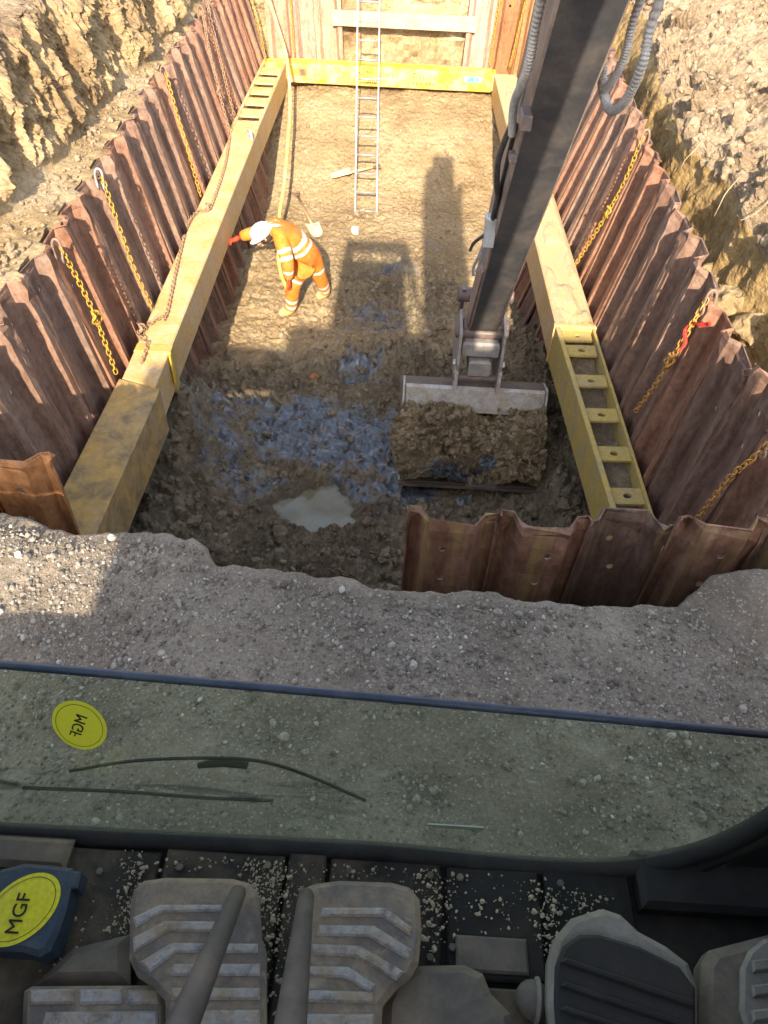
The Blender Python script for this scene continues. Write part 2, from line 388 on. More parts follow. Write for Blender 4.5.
def puddle_material():
    t = NT('milky_puddle'); c = t.coords(rnd=False); a = t.noise(c, 2.2, 4, .6); r = t.ramp(a, 0, [(.35, (.165, .14, .065)), (.5, (.20, .18, .12)), (.65, (.235, .22, .17))])
    at = t.n('ShaderNodeAttribute', attribute_name='depth'); dr = t.ramp(at, 'Fac', [(.0, 0.), (.02, .3), (.05, .8), (.08, 1.)]); x = t.mix((dr, 0), (.115, .095, .06), (r, 0)); t.set(col=(x, MIXC), rough=.05, spec=.5); return t.m
M['puddle'] = puddle_material()
def glass_material():
    t = NT('dusty_green_glass'); t.t.nodes.remove(t.b)
    tr = t.n('ShaderNodeBsdfTransparent'); tr.inputs[0].default_value = (.89, .95, .87, 1)
    gl = t.n('ShaderNodeBsdfGlossy'); gl.inputs['Roughness'].default_value = .12; gl.inputs[0].default_value = (.9, .95, .95, 1)
    df = t.n('ShaderNodeBsdfDiffuse')
    c = t.coords((1, 1, 1), False)
    lw = t.n('ShaderNodeLayerWeight'); pw = t.n('ShaderNodeMath', operation='POWER'); t.l(lw, 'Facing', pw, 0); pw.inputs[1].default_value = 3.; fr = t.n('ShaderNodeMath', operation='MULTIPLY_ADD'); t.l(pw, 0, fr, 0); fr.inputs[1].default_value = .5; fr.inputs[2].default_value = .02
    m1 = t.n('ShaderNodeMixShader'); t.l(fr, 0, m1, 0); t.l(tr, 0, m1, 1); t.l(gl, 0, m1, 2)
    # smeared dirt film, streaked along the pane, heavier towards the lower edge of the glass
    c2 = t.coords((2.2, 14, 14), False); a = t.noise(c2, 1.6, 6, .65, .7); b = t.noise(c, 60, 5, .7)
    film = t.ramp(a, 0, [(.42, .01), (.60, .035), (.75, .12)])
    sx = t.n('ShaderNodeSeparateXYZ'); t.l(t.tc, 'Object', sx, 0)
    lowm = t.n('ShaderNodeMapRange'); lowm.inputs[1].default_value = -.115; lowm.inputs[2].default_value = .0; lowm.inputs[3].default_value = .16; lowm.inputs[4].default_value = 0.; t.l(sx, 2, lowm, 0)
    ad = t.n('ShaderNodeMath', operation='ADD'); t.l(film, 0, ad, 0); t.l(lowm, 0, ad, 1)
    sp = t.ramp(b, 0, [(.72, 0.), (.78, .22)]); ad2 = t.n('ShaderNodeMath', operation='ADD', use_clamp=True); t.l(ad, 0, ad2, 0); t.l(sp, 0, ad2, 1)
    col = t.ramp(a, 0, [(.35, (.42, .48, .38)), (.7, (.62, .64, .52))]); t.l(col, 0, df, 0)
    m2 = t.n('ShaderNodeMixShader'); t.l(ad2, 0, m2, 0); t.l(m1, 0, m2, 1); t.l(df, 0, m2, 2)
    # dark greasy streaks left by the wiper
    c3 = t.coords((3.2, 26, 26), False); g = t.noise(c3, 1.5, 5, .6, 1.2); gr = t.ramp(g, 0, [(.50, 0.), (.68, .62)])
    def band(a, b, lo, hi):
        q = t.n('ShaderNodeMapRange', interpolation_type='SMOOTHSTEP'); q.inputs[1].default_value = a; q.inputs[2].default_value = b; q.inputs[3].default_value = lo; q.inputs[4].default_value = hi; return q
    b1 = band(-.085, -.055, 0., 1.); b2 = band(-.035, -.005, 1., 0.); b3 = band(-.05, .12, 1., 0.); t.l(sx, 2, b1, 0); t.l(sx, 2, b2, 0); t.l(sx, 0, b3, 0)
    k1 = t.n('ShaderNodeMath', operation='MULTIPLY'); t.l(b1, 0, k1, 0); t.l(b2, 0, k1, 1); k2 = t.n('ShaderNodeMath', operation='MULTIPLY'); t.l(k1, 0, k2, 0); t.l(b3, 0, k2, 1); k3 = t.n('ShaderNodeMath', operation='MULTIPLY'); t.l(k2, 0, k3, 0); t.l(gr, 0, k3, 1)
    dk = t.n('ShaderNodeBsdfDiffuse'); dk.inputs[0].default_value = (.03, .035, .04, 1); m3 = t.n('ShaderNodeMixShader'); t.l(k3, 0, m3, 0); t.l(m2, 0, m3, 1); t.l(dk, 0, m3, 2); t.l(m3, 0, t.out, 0)
    return t.m
M['glass'] = glass_material()
def sticker_mat():
    t = NT('lemon_sticker'); t.t.nodes.remove(t.b); d = t.n('ShaderNodeBsdfDiffuse'); d.inputs[0].default_value = (.70, .66, .05, 1); e = t.n('ShaderNodeBsdfTranslucent'); e.inputs[0].default_value = (.70, .66, .05, 1); m = t.n('ShaderNodeMixShader'); m.inputs[0].default_value = .55; t.l(d, 0, m, 1); t.l(e, 0, m, 2); t.l(m, 0, t.out, 0); return t.m
M['sticker'] = sticker_mat()
def clear_glass():
    t = NT('tinted_side_glass'); t.t.nodes.remove(t.b)
    tr = t.n('ShaderNodeBsdfTransparent'); tr.inputs[0].default_value = (.93, .96, .94, 1); gl = t.n('ShaderNodeBsdfGlossy'); gl.inputs['Roughness'].default_value = .03
    fr = t.n('ShaderNodeMath'); fr.inputs[0].default_value = .03; fr.inputs[1].default_value = .0; m1 = t.n('ShaderNodeMixShader'); t.l(fr, 0, m1, 0); t.l(tr, 0, m1, 1); t.l(gl, 0, m1, 2); t.l(m1, 0, t.out, 0)
    return t.m
M['sideglass'] = clear_glass()
def smear_material():
    t = NT('dark_smear'); t.t.nodes.remove(t.b); df = t.n('ShaderNodeBsdfDiffuse'); df.inputs[0].default_value = (.035, .045, .05, 1); tr = t.n('ShaderNodeBsdfTransparent')
    c = t.coords((2, 20, 20), False); a = t.noise(c, 3, 6, .7); r = t.ramp(a, 0, [(.38, .0), (.62, .75)]); m = t.n('ShaderNodeMixShader'); t.l(r, 0, m, 0); t.l(tr, 0, m, 1); t.l(df, 0, m, 2); t.l(m, 0, t.out, 0)
    return t.m
M['smear'] = smear_material()

# ------------------------------------------------------------------ camera
FPX = 740.
def cam_axes(pitch, roll, yaw):
    p, r, w = np.radians([pitch, roll, yaw]); fw = V3(0, np.cos(p), -np.sin(p)); ri = V3(1, 0, 0); up = np.cross(ri, fw)
    r2 = np.cos(r) * ri + np.sin(r) * up; u2 = -np.sin(r) * ri + np.cos(r) * up
    Z = np.array([[np.cos(w), -np.sin(w), 0], [np.sin(w), np.cos(w), 0], [0, 0, 1]]); return Z @ r2, Z @ u2, Z @ fw
CR, CU, CF = cam_axes(46.5, 2.6, 1.0); EYE = V3(0, 0, 2.7)
cam = bpy.data.cameras.new('camera'); co = bpy.data.objects.new('camera', cam); COL.objects.link(co)
co.matrix_world = Matrix(((CR[0], CU[0], -CF[0], EYE[0]), (CR[1], CU[1], -CF[1], EYE[1]), (CR[2], CU[2], -CF[2], EYE[2]), (0, 0, 0, 1)))
cam.sensor_fit = 'VERTICAL'; cam.sensor_height = 36; cam.lens = 36 * FPX / 1024; cam.clip_start = .02; cam.clip_end = 2000
S.camera = co
def ray(x, y): return CF + CR * (x - 384) / FPX - CU * (y - 512) / FPX
def at_z(x, y, z): d = ray(x, y); return EYE + d * (z - EYE[2]) / d[2]
def on_plane(x, y, p0, n): d = ray(x, y); return EYE + d * ((np.array(p0) - EYE) @ n) / (d @ n)
def pl(z, pts): return [tuple(at_z(a, b, z)[:2]) for a, b in pts]

# ------------------------------------------------------------------ light
SUN_ELEV, SUN_DX = math.radians(30.0), -.03
sun = bpy.data.lights.new('sun', 'SUN'); so = bpy.data.objects.new('sun', sun); COL.objects.link(so)
sun.energy = 3.7; sun.angle = math.radians(.6); sun.color = (1., .86, .66)
dv = Vector((SUN_DX, 1, 0)).normalized() * math.cos(SUN_ELEV) + Vector((0, 0, -math.sin(SUN_ELEV)))
so.rotation_euler = dv.to_track_quat('-Z', 'Y').to_euler()
W = bpy.data.worlds.new('World'); S.world = W; W.use_nodes = True
wn = W.node_tree; bg = wn.nodes['Background']; sky = wn.nodes.new('ShaderNodeTexSky'); sky.sky_type = 'NISHITA'; sky.sun_disc = False
sky.sun_elevation = SUN_ELEV; sky.sun_rotation = math.atan2(-dv.x, -dv.y); sky.air_density = 1.0; sky.dust_density = 2.
hs = wn.nodes.new('ShaderNodeHueSaturation'); hs.inputs['Saturation'].default_value = .62; wn.links.new(sky.outputs[0], hs.inputs['Color']); wn.links.new(hs.outputs[0], bg.inputs[0]); bg.inputs[1].default_value = .15
S.view_settings.view_transform = 'Standard'; S.view_settings.look = 'None'; S.view_settings.exposure = 1.7; S.view_settings.gamma = 1
S.view_settings.use_curve_mapping = False
S.cycles.max_bounces = 8; S.cycles.diffuse_bounces = 4; S.cycles.transparent_max_bounces = 12; S.cycles.use_denoising = True
S.cycles.caustics_reflective = False; S.cycles.caustics_refractive = False

# ------------------------------------------------------------------ terrain
def lerp(a, b, y0, y1, y): return a + (b - a) * np.clip((y - y0) / (y1 - y0), 0, 1)
def wall_l(y, z): return lerp(-2.46, -2.67, 3.5, 14, y) - lerp(.155, .29, 5, 12, y) * (z + 1.2)
def wall_r(y, z): return lerp(1.95, 1.70, 4, 14, y) + lerp(.08, .37, 4, 11, y) * (z + 1.2)
EDGE = np.array([(-7, 2.3), (-2.6, 2.45), (-1.92, 2.40), (-1.54, 2.30), (-1.2, 2.34), (-.97, 2.34), (-.90, 2.30), (-.84, 2.19), (-.6, 2.16), (-.27, 2.11), (.05, 2.085), (.5, 2.09), (.97, 2.085), (1.33, 2.09), (1.42, 2.15), (1.52, 2.23), (1.8, 2.32), (2.4, 2.4), (7, 2.3)])
def gravel_bank():
    xs = np.concatenate([np.linspace(-7, -2.4, 24)[:-1], np.linspace(-2.4, 2.4, 300), np.linspace(2.4, 7, 24)[1:]])
    ye = np.interp(xs, EDGE[:, 0], EDGE[:, 1]); p1 = np.column_stack([xs, xs * 0, xs * 0]); ye = ye + .035 * fbm(p1, 3.2, 5, 5, .6)
    rows = [(f, 0, 0) for f in np.linspace(0, .8, 30)[:-1]] + [(f, 0, 0) for f in np.linspace(.8, 1, 110)] + [(1, .018 * k ** .7, -.012 * k ** 1.25) for k in range(1, 26)] + [(1, .2 + .05 * k, -.7 - .28 * k) for k in range(1, 9)]
    P = np.zeros((len(rows), len(xs), 3))
    for i, (f, dy, z) in enumerate(rows):
        P[i, :, 0] = xs; P[i, :, 1] = -4 + (ye + 4) * f + dy; P[i, :, 2] = z
    face = np.clip(-P[..., 2] / .3, 0, 1)
    P[..., 2] += .022 * fbm(P, 1.3, 3, 8) + .012 * fbm(P, 7, 4, 9) - .03 * sstep(.975, 1., np.array([r[0] for r in rows]))[:, None]
    P[..., 1] += face * (.05 * fbm(P, 5, 4, 12) + .02 * fbm(P, 17, 3, 13))
    # worn hollow in front of the piles and the rubble lip at the corner
    lip = np.exp(-((P[..., 0] - 1.75) / .35) ** 2 - ((P[..., 1] - 2.2) / .2) ** 2); P[..., 2] += .05 * lip
    V, F = grid(P.transpose(1, 0, 2)); F = F[:, ::-1]
    return tag(obj('gravel_bank', V, F, M['gravel'], smooth=True, origin=(0, 0, 0)), 'grey gravelly bank in front of the cab', kind='structure')
GB = gravel_bank()
def bank_z(x, y):
    p = np.column_stack([x, y, x * 0]); return .022 * fbm(p, 1.3, 3, 8) + .012 * fbm(p, 7, 4, 9)

def earth_bank():
    ys = np.concatenate([np.linspace(-3.9, 3, 20)[:-1], np.linspace(3, 14.9, 520), np.linspace(14.9, 20, 16)[1:]])
    uu = np.abs((ys - 3.02 + .226) % .452 - .226); wall = wall_l(np.clip(ys, 3, 14.5), -.015) + np.interp(uu, [.118, .168], [-.082, 0]) - .016
    base = wall_l(np.clip(ys, 3, 14.5), -.03) - .10 - lerp(.34, .05, 4.5, 11.5, ys) - .04 * fbm(np.column_stack([ys, ys * 0, ys * 0]), 1.5, 4, 3)
    prof = []
    for k in np.linspace(0, 1, 8)[:-1]: prof.append((0, k * -.012, -.5 + .485 * k))
    for k in np.linspace(0, 1, 24)[:-1]: prof.append((k, 0, -.015 + .045 * k))
    for k in np.linspace(0, 1, 90)[:-1]: prof.append((1, -.34 * k ** .8, .03 + .86 * k))
    for k in np.linspace(0, 1, 50): prof.append((1, -.34 - 3.6 * k ** 1.8, .89 + .10 * math.sin(k * 3.1) - .89 * max(0, k - .6) / .4))
    P = np.zeros((len(ys), len(prof), 3))
    for j, (k, dx, z) in enumerate(prof):
        P[:, j, 0] = wall + (base - wall) * k + dx; P[:, j, 1] = ys; P[:, j, 2] = z
    z = P[..., 2]; q = P * V3(1, 1.25, .24); q[..., 1] -= .30 * P[..., 2]
    onface = sstep(.02, .22, z) * (P[..., 0] > base[:, None] - .5) ; top = sstep(.86, .92, z)
    d = onface * (.07 * fbm(q, 1.5, 2, 21, .55, True) + .065 * fbm(q, 3.4, 4, 22, .62, True) + .05 * fbm(P * V3(1, 1, .6), 7, 5, 23, .65) - .02)
    P[..., 0] += d; P[..., 1] -= d * .35
    P[..., 2] += .06 * top * fbm(P, 2.2, 5, 25) + (1 - onface) * (.012 * fbm(P, 9, 4, 26)) + onface * (1 - top) * .05 * fbm(P, 3, 3, 27)
    V, F = grid(P); zz = (V[F[:, 0], 2] + .12 * fbm(V[F[:, 0]], 2.5, 3, 29) > .80).astype(int)
    return tag(obj('earth_bank', V, F[:, ::-1], [M['bank'], M['spoil']], smooth=False, origin=(0, 0, 0), midx=zz), 'cut yellow clay bank above the pile wall', kind='structure')
earth_bank()
def spoil_bank():
    ys = np.concatenate([np.linspace(2.2, 4, 14)[:-1], np.linspace(4, 14, 330), np.linspace(14, 20, 20)[1:]])
    q1 = np.column_stack([ys, ys * 0, ys * 0])
    wall = wall_r(np.clip(ys, 3, 14.5), 0) + .10; top = np.maximum(np.interp(ys, [2, 5, 6, 7, 9, 11, 14, 20], [2.5, 2.72, 2.60, 2.62, 2.68, 3.0, 3.1, 3.2]), wall + .16) + .10 * fbm(q1, 1.1, 4, 31) + .04 * fbm(q1, 5, 3, 32)
    prof = [(0, 0, -1.3 + .25 * k) for k in range(3)] + [(k, 0, -.62) for k in np.linspace(.05, .45, 5)]
    prof += [(.5 + .5 * k ** 1.5, 0, -.62 + .80 * k) for k in np.linspace(0, 1, 46)]
    prof += [(1, .35 * k, .18 + .22 * math.sin(k * 1.57)) for k in np.linspace(0, 1, 36)[1:]] + [(1, .35 + 3.9 * k, .40 + .12 * math.sin(k * 5) - .5 * max(0, k - .5) * 2) for k in np.linspace(0, 1, 110)[1:]]
    P = np.zeros((len(ys), len(prof), 3))
    for j, (k, dx, z) in enumerate(prof):
        P[:, j, 0] = wall + (top - wall) * k + dx; P[:, j, 1] = ys; P[:, j, 2] = z
    z0 = P[..., 2].copy(); rub = sstep(.05, .22, z0)
    n1 = fbm(P, 2.0, 5, 33, .55); n2 = fbm(P, 6.5, 4, 34, .6)
    P[..., 2] += rub * (.085 * n1 + .055 * n2); P[..., 0] -= rub * (1 - sstep(.3, .42, z0)) * (.08 * n1 + .05 * n2)
    P[..., 0] += (1 - rub) * (.04 * fbm(P, 1.3, 4, 35) + .018 * fbm(P, 7, 4, 36, .6))
    V, F = grid(P); zz = np.repeat(z0[:-1, :-1].ravel()[:, None], 1, 1).ravel(); mi = (zz < .12).astype(int)
    return tag(obj('spoil_bank', V, F, [M['spoil'], M['cut']], smooth=False, origin=(0, 0, 0), midx=mi), 'pale rubble bank behind the pile wall', kind='structure')
spoil_bank()
def far_bank():
    xs = np.linspace(-3.4, 3.4, 170); prof = [(14.66, -2.0 + .1 * k) for k in range(12)] + [(14.68 + .10 * k, -.85 + .72 * k) for k in np.linspace(0, 1, 40)] + [(14.8 + 5.4 * k ** 1.6, -.10 + .10 * k) for k in np.linspace(0, 1, 60)[1:]]
    P = np.zeros((len(xs), len(prof), 3))
    for j, (y, z) in enumerate(prof): P[:, j] = np.column_stack([xs, xs * 0 + y, xs * 0 + z])
    z = P[..., 2].copy(); f = sstep(-.12, -.2, z); qq = P * V3(.5, 1, 1.6)
    P[..., 1] += f * (.05 * fbm(qq, 3, 4, 41) + .03 * fbm(P, 9, 4, 42)); P[..., 2] += (1 - f) * .05 * fbm(P, 3, 5, 43)
    V, F = grid(P); return tag(obj('far_bank', V, F, M['bank'], origin=(0, 0, 0)), 'earth face behind the far waler', kind='structure')
far_bank()
def ground():
    V = []; F = []; o = [(-400, -400), (400, -400), (400, 400), (-400, 400)]; i = [(-6.4, -3.6), (6.4, -3.6), (6.4, 19.6), (-6.4, 19.6)]
    V = [(x, y, -.06) for x, y in o + i]; F = [(k, (k + 1) % 4, 4 + (k + 1) % 4, 4 + k) for k in range(4)]
    return tag(obj('ground', V, F, M['spoil'], origin=(0, 0, 0)), 'dusty open ground', kind='structure')
ground()

PUD = V3(-.76, 4.98)
def floor_fields(x, y):
    p = np.stack([x, y, x * 0], -1)
    nz = fbm(p, .9, 4, 51)
    wet = 1 - sstep(7.5, 8.4, y + .5 * nz + .25 * np.abs(x + .4))
    wet = np.maximum(wet, .85 * np.exp(-(((x + .15) / .95) ** 2 + ((y - 8.9) / 1.1) ** 2) ** 2))
    wet = np.maximum(wet, .8 * sstep(.9, 1.3, x) * (1 - sstep(8.5, 9.5, y)))
    cl = lambda cx, cy, rx, ry, a: a * np.exp(-(((x - cx) / rx) ** 2 + ((y - cy) / ry) ** 2) ** 1.5)
    clay = np.max([cl(-.85, 6.15, 1.15, .62, .9), cl(-.35, 5.9, .75, .55, .85), cl(-1.75, 5.9, .35, .6, .6), cl(-.45, 7.15, .45, .35, .55), cl(-.35, 8.35, .5, .5, .55), cl(.1, 5.3, .9, .35, .62), cl(-1.5, 5.2, .5, .35, .6), cl(-.2, 9.6, .5, .4, .45), cl(.4, 10.6, .4, .5, .3)], 0)
    h = -2.55 + .05 * fbm(p, .7, 3, 52)
    h = h + sstep(11.4, 14.2, y) * .93 + sstep(10.6, 11.4, y) * .04
    rough = .42 - .2 * sstep(9.3, 10.8, y) + .58 * wet * (1 - .97 * sstep(.3, .6, clay))
    h = h + rough * (.05 * fbm(p, 2.6, 4, 53, .6) + .055 * fbm(p, 6.5, 4, 54, .62, True) + .03 * fbm(p, 15, 3, 55, .6, True))
    wx = x + .05 * fbm(p, 5, 2, 151); wy = y + .05 * fbm(p + 3.3, 5, 2, 152); cr = (.12 + .88 * wet) * (1 - .85 * sstep(.3, .6, clay)) * (.55 + .45 * sstep(-.3, .5, fbm(p, 1.4, 2, 153)))
    h = h + cr * (.075 * clods(wx, wy, 4.2, 154) + .055 * clods(wx, wy, 9., 155) + .022 * clods(wx, wy, 19., 156)) + .003 * sstep(.3, .6, clay) * clods(wx, wy, 5., 157)
    h = h + (.55 + .2 * nz) * (1 - sstep(0, .95, x + 2.25)) * (1 - sstep(5.6, 7.0, y))
    h = h + .22 * np.exp(-((x - .1) / .9) ** 2 - ((y - 7.6) / .55) ** 2) * (1 + .5 * nz) + .30 * sstep(1.2, 1.6, x) * (1 - sstep(7, 9, y))
    h = h + (1 - sstep(2.7, 3.5, y)) * 1.0
    d = np.hypot((x - PUD[0] - .01) / .34, (y - PUD[1]) / .33) + .26 * fbm(p, 3.2, 5, 56, .6)
    h = h * (1 - (1 - sstep(.75, 1.25, d))) + (1 - sstep(.75, 1.25, d)) * (-2.70 + .04 * fbm(p, 7, 4, 57))
    h = np.where((d > 1.25) & (y < 6) , np.maximum(h, -2.605 + .02 * fbm(p, 9, 3, 58)), h)
    return h, wet, clay
def pit_floor():
    xs = np.arange(-2.75, 2.3, .019); ys = np.concatenate([np.arange(2.45, 9.4, .019), np.arange(9.4, 14.72, .035)])
    X, Y = np.meshgrid(xs, ys, indexing='ij'); h, wet, clay = floor_fields(X, Y)
    V, F = grid(np.stack([X, Y, h], -1))
    return tag(obj('pit_floor', V, F, M['pit'], smooth=True, origin=(0, 0, 0), attrs={'wet': wet, 'clay': clay}), 'churned muddy floor of the pit', kind='structure')
pit_floor()
def floor_h(x, y): return floor_fields(np.atleast_1d(np.asarray(x, float)), np.atleast_1d(np.asarray(y, float)))[0]
gx, gy = np.meshgrid(np.linspace(-.75, .75, 120) + PUD[0], np.linspace(-.55, .55, 100) + PUD[1], indexing='ij'); dep = -2.622 - floor_h(gx.ravel(), gy.ravel()).reshape(gx.shape)
V, F = grid(np.stack([gx, gy, gx * 0 - 2.622], -1)); F = F[dep.ravel()[F].max(1) > 0]
obj('puddle_water', V, F[:, ::-1], M['puddle'], origin=(PUD[0], PUD[1], -2.622), attrs={'depth': dep.ravel()})['kind'] = 'structure'

# loose stuff nobody could count
def stuff(name, label, V, F, mat, tone=None): return tag(obj(name, V, F, mat, origin=(0, 0, 0), attrs=None if tone is None else {'tone': tone}), label, kind='stuff')
n = 34000; x = RNG.uniform(-2.2, 2.2, n); y = RNG.uniform(.75, 2.45, n); ok = y < np.interp(x, EDGE[:, 0], EDGE[:, 1]) - .055
cl = fbm(np.column_stack([x, y, x * 0]), 1.6, 3, 61) + .6 * fbm(np.column_stack([x, y, x * 0]), 6, 2, 62); ok &= RNG.uniform(-1.1, .5, n) < cl; x, y = x[ok], y[ok]
s = np.clip(.0047 * np.exp(RNG.normal(0, .55, len(x))), .002, .021)
V, F = scatter(np.column_stack([x, y, bank_z(x, y) + s * .15]), s, 1, .35); stuff('gravel', 'loose pale gravel scattered on the bank', V, F, M['stone'], np.repeat(RNG.uniform(0, 1, len(x)), 42))
n = 9000; x = RNG.uniform(-2.1, 1.75, n); y = RNG.uniform(3.2, 9.4, n); h, wet, clay = floor_fields(x, y)
ok = (RNG.uniform(0, 1, n) < wet) & (RNG.uniform(0, 1, n) > clay * 1.05) & (np.hypot((x - PUD[0]) / .5, (y - PUD[1]) / .38) > 1); x, y, h = x[ok], y[ok], h[ok]
s = np.clip(.0155 * np.exp(RNG.normal(0, .65, len(x))), .005, .085); V, F = scatter(np.column_stack([x, y, h + s * .05]), s, 1, .6); stuff('soil_clods', 'wet brown clods on the pit floor', V, F, M['clod'])
n = 1500; x = RNG.uniform(-2.2, 1.7, n); y = RNG.uniform(7.6, 13.6, n); h, wet, clay = floor_fields(x, y)
s = np.clip(.014 * np.exp(RNG.normal(0, .6, n)), .005, .06); V, F = scatter(np.column_stack([x, y, h + s * .15]), s, 1, .45); stuff('dry_crumbs', 'dry tan crumbs on the sunlit pit floor', V, F, M['clodpale'])
n = 5200; y = RNG.uniform(4.6, 14, n); x = np.maximum(2.5, wall_r(y, 0) + .3) + 2.6 * RNG.uniform(0, 1, n) ** 1.3; from mathutils.bvhtree import BVHTree; SB = bpy.data.objects['spoil_bank']; bvh = BVHTree.FromPolygons([v.co for v in SB.data.vertices], [tuple(q.vertices) for q in SB.data.polygons])
s = np.clip(.0135 * np.exp(RNG.normal(0, .7, n)), .005, .09); hit = [bvh.ray_cast(Vector((a, b, 3)), Vector((0, 0, -1)))[0] for a, b in zip(x, y)]; z = np.array([h.z if h is not None else -9. for h in hit]); ok = z > .12; x, y, z, s = x[ok], y[ok], z[ok], s[ok]; V, F = scatter(np.column_stack([x, y, z]), s, 1, .5); stuff('spoil_lumps', 'pale broken lumps on the rubble bank', V, F, M['clodpale'])
n = 900; y = RNG.uniform(3.5, 11, n); k = RNG.uniform(0, 1, n); x = wall_l(y, 0) - .12 - k * lerp(.3, .06, 4.5, 11.5, y); s = np.clip(.008 * np.exp(RNG.normal(0, .7, n)), .003, .04)
V, F = scatter(np.column_stack([x, y, .0 + k * .03 + s * .2]), s, 1, .4); stuff('ledge_crumbs', 'dry crumbs on the ledge beside the piles', V, F, M['clodpale'])

# ------------------------------------------------------------------ sheet piles
def solidify(V, F, t):
    V = np.array(V, float); N = np.zeros_like(V)
    for f in F:
        n = np.cross(V[f[1]] - V[f[0]], V[f[2]] - V[f[0]]); N[list(f)] += n / (np.linalg.norm(n) + 1e-12)
    N /= np.linalg.norm(N, axis=1)[:, None] + 1e-12; k = len(V); W = np.vstack([V, V - N * t]); G = [tuple(f) for f in F] + [tuple(i + k for i in reversed(f)) for f in F]
    ed = {}
    for f in F:
        for a, b in zip(f, f[1:] + f[:1]): ed[(a, b)] = 1
    for (a, b) in list(ed):
        if (b, a) not in ed: G.append((b, a, a + k, b + k))
    return W, G
PW = .448
HOLE_FILL = []
def pile_mesh(seed, L=3.1, holes=True):
    HOLE_FILL.clear()
    r = np.random.default_rng(seed)
    sec = [(-.2225, -.018), (-.2225, 0), (-.168, 0), (-.118, -.082), (.118, -.082), (.168, 0), (.2225, 0), (.2225, -.018)]
    zs = [0, -.02, -.07, -.15, -.27, -.38, -.50, -.9, -1.5, -2.2, -L]; V = []; F = []
    for zi, z in enumerate(zs):
        for xi, (x, y) in enumerate(sec):
            k = max(0, 1 + z / .3); V.append((x + k * .006 * r.normal(), y + k * .010 * r.normal() + .004 * r.normal(), z + (.008 * r.normal() if zi == 0 else 0)))
    m = len(sec)
    for zi in range(len(zs) - 1):
        for xi in range(m - 1):
            q = (zi * m + xi, (zi + 1) * m + xi, (zi + 1) * m + xi + 1, zi * m + xi + 1)
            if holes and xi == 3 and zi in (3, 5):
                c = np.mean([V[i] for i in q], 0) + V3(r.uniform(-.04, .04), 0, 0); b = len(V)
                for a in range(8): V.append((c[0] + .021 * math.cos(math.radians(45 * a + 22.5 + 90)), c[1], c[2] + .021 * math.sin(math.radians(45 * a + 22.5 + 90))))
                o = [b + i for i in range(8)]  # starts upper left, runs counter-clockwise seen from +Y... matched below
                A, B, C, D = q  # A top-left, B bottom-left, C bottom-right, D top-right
                HOLE_FILL.append(tuple(o)); F += [(A, B, o[2], o[1], o[0]), (B, C, o[4], o[3], o[2]), (C, D, o[6], o[5], o[4]), (D, A, o[0], o[7], o[6])]
            else: F.append(q)
    V = np.array(V); V[:, 1] += .0
    return solidify(V, F, .009)
PM = {}
def pile_data(var, mat):
    k = (var, mat)
    if k not in PM:
        V, F = pile_mesh(100 + var); mi = np.zeros(len(F), int)
        if mat in ('rust', 'rustfar'): F = F + [q for q in HOLE_FILL] + [q[::-1] for q in HOLE_FILL[:0]]; mi = np.concatenate([mi, np.ones(len(HOLE_FILL), int)])
        PM[k] = mesh_data('sheet_pile', V, F, [M[mat], M['holelight']], mi)
    return PM[k]
def put_pile(top, u, zdir, var, mat, label, group, flip=False):
    o = bpy.data.objects.new('sheet_pile', pile_data(var, mat)); COL.objects.link(o)
    u = V3(*u) / np.linalg.norm(u); z = V3(*zdir) / np.linalg.norm(zdir); w = np.cross(u, z); w /= np.linalg.norm(w); x = -u
    if flip: x, w = -x, -w
    o.matrix_world = Matrix(((x[0], w[0], z[0], top[0]), (x[1], w[1], z[1], top[1]), (x[2], w[2], z[2], top[2]), (0, 0, 0, 1))); WO[o] = V3(*top)
    return tag(o, label, 'sheet pile', group)
ORD = 'first second third fourth fifth sixth seventh eighth ninth tenth eleventh twelfth thirteenth fourteenth fifteenth sixteenth seventeenth eighteenth nineteenth twentieth twenty-first twenty-second twenty-third twenty-fourth twenty-fifth twenty-sixth'.split()
NL = 26
for i in range(NL):
    y = 3.02 + .452 * i; zt = .012 * math.sin(i * 2.3) + RNG.normal(0, .018); le = float(lerp(.155, .29, 5, 12, y)); t = (float(wall_l(y, zt)) + .004 * (i % 2), y, zt)
    where = f'{ORD[i]} from the cab end' if i < 13 else f'{ORD[NL - 1 - i]} from the ladder end'
    put_pile(t, (-.015, 1, 0), (-le + RNG.normal(0, .006), RNG.normal(0, .012), 1), i % 5, 'rust', f'rusty ribbed sheet pile {where} in the wall beside the stooping worker', 'sheet piles of the wall beside the worker')
NL = 25
for i in range(NL):
    y = 3.05 + .452 * i; zt = .15 + .012 * math.sin(i * 1.7) + RNG.normal(0, .022); le = float(lerp(.08, .37, 4, 11, y)); t = (float(wall_r(y, zt)) + .004 * (i % 2), y, zt)
    where = f'{ORD[i]} from the cab end' if i < 13 else f'{ORD[NL - 1 - i]} from the ladder end'
    put_pile(t, (-.02, -1, 0), (le + RNG.normal(0, .006), RNG.normal(0, .012), 1), (i + 2) % 5, 'rust', f'rusty ribbed sheet pile {where} in the wall behind the digger arm', 'sheet piles of the wall behind the digger arm')
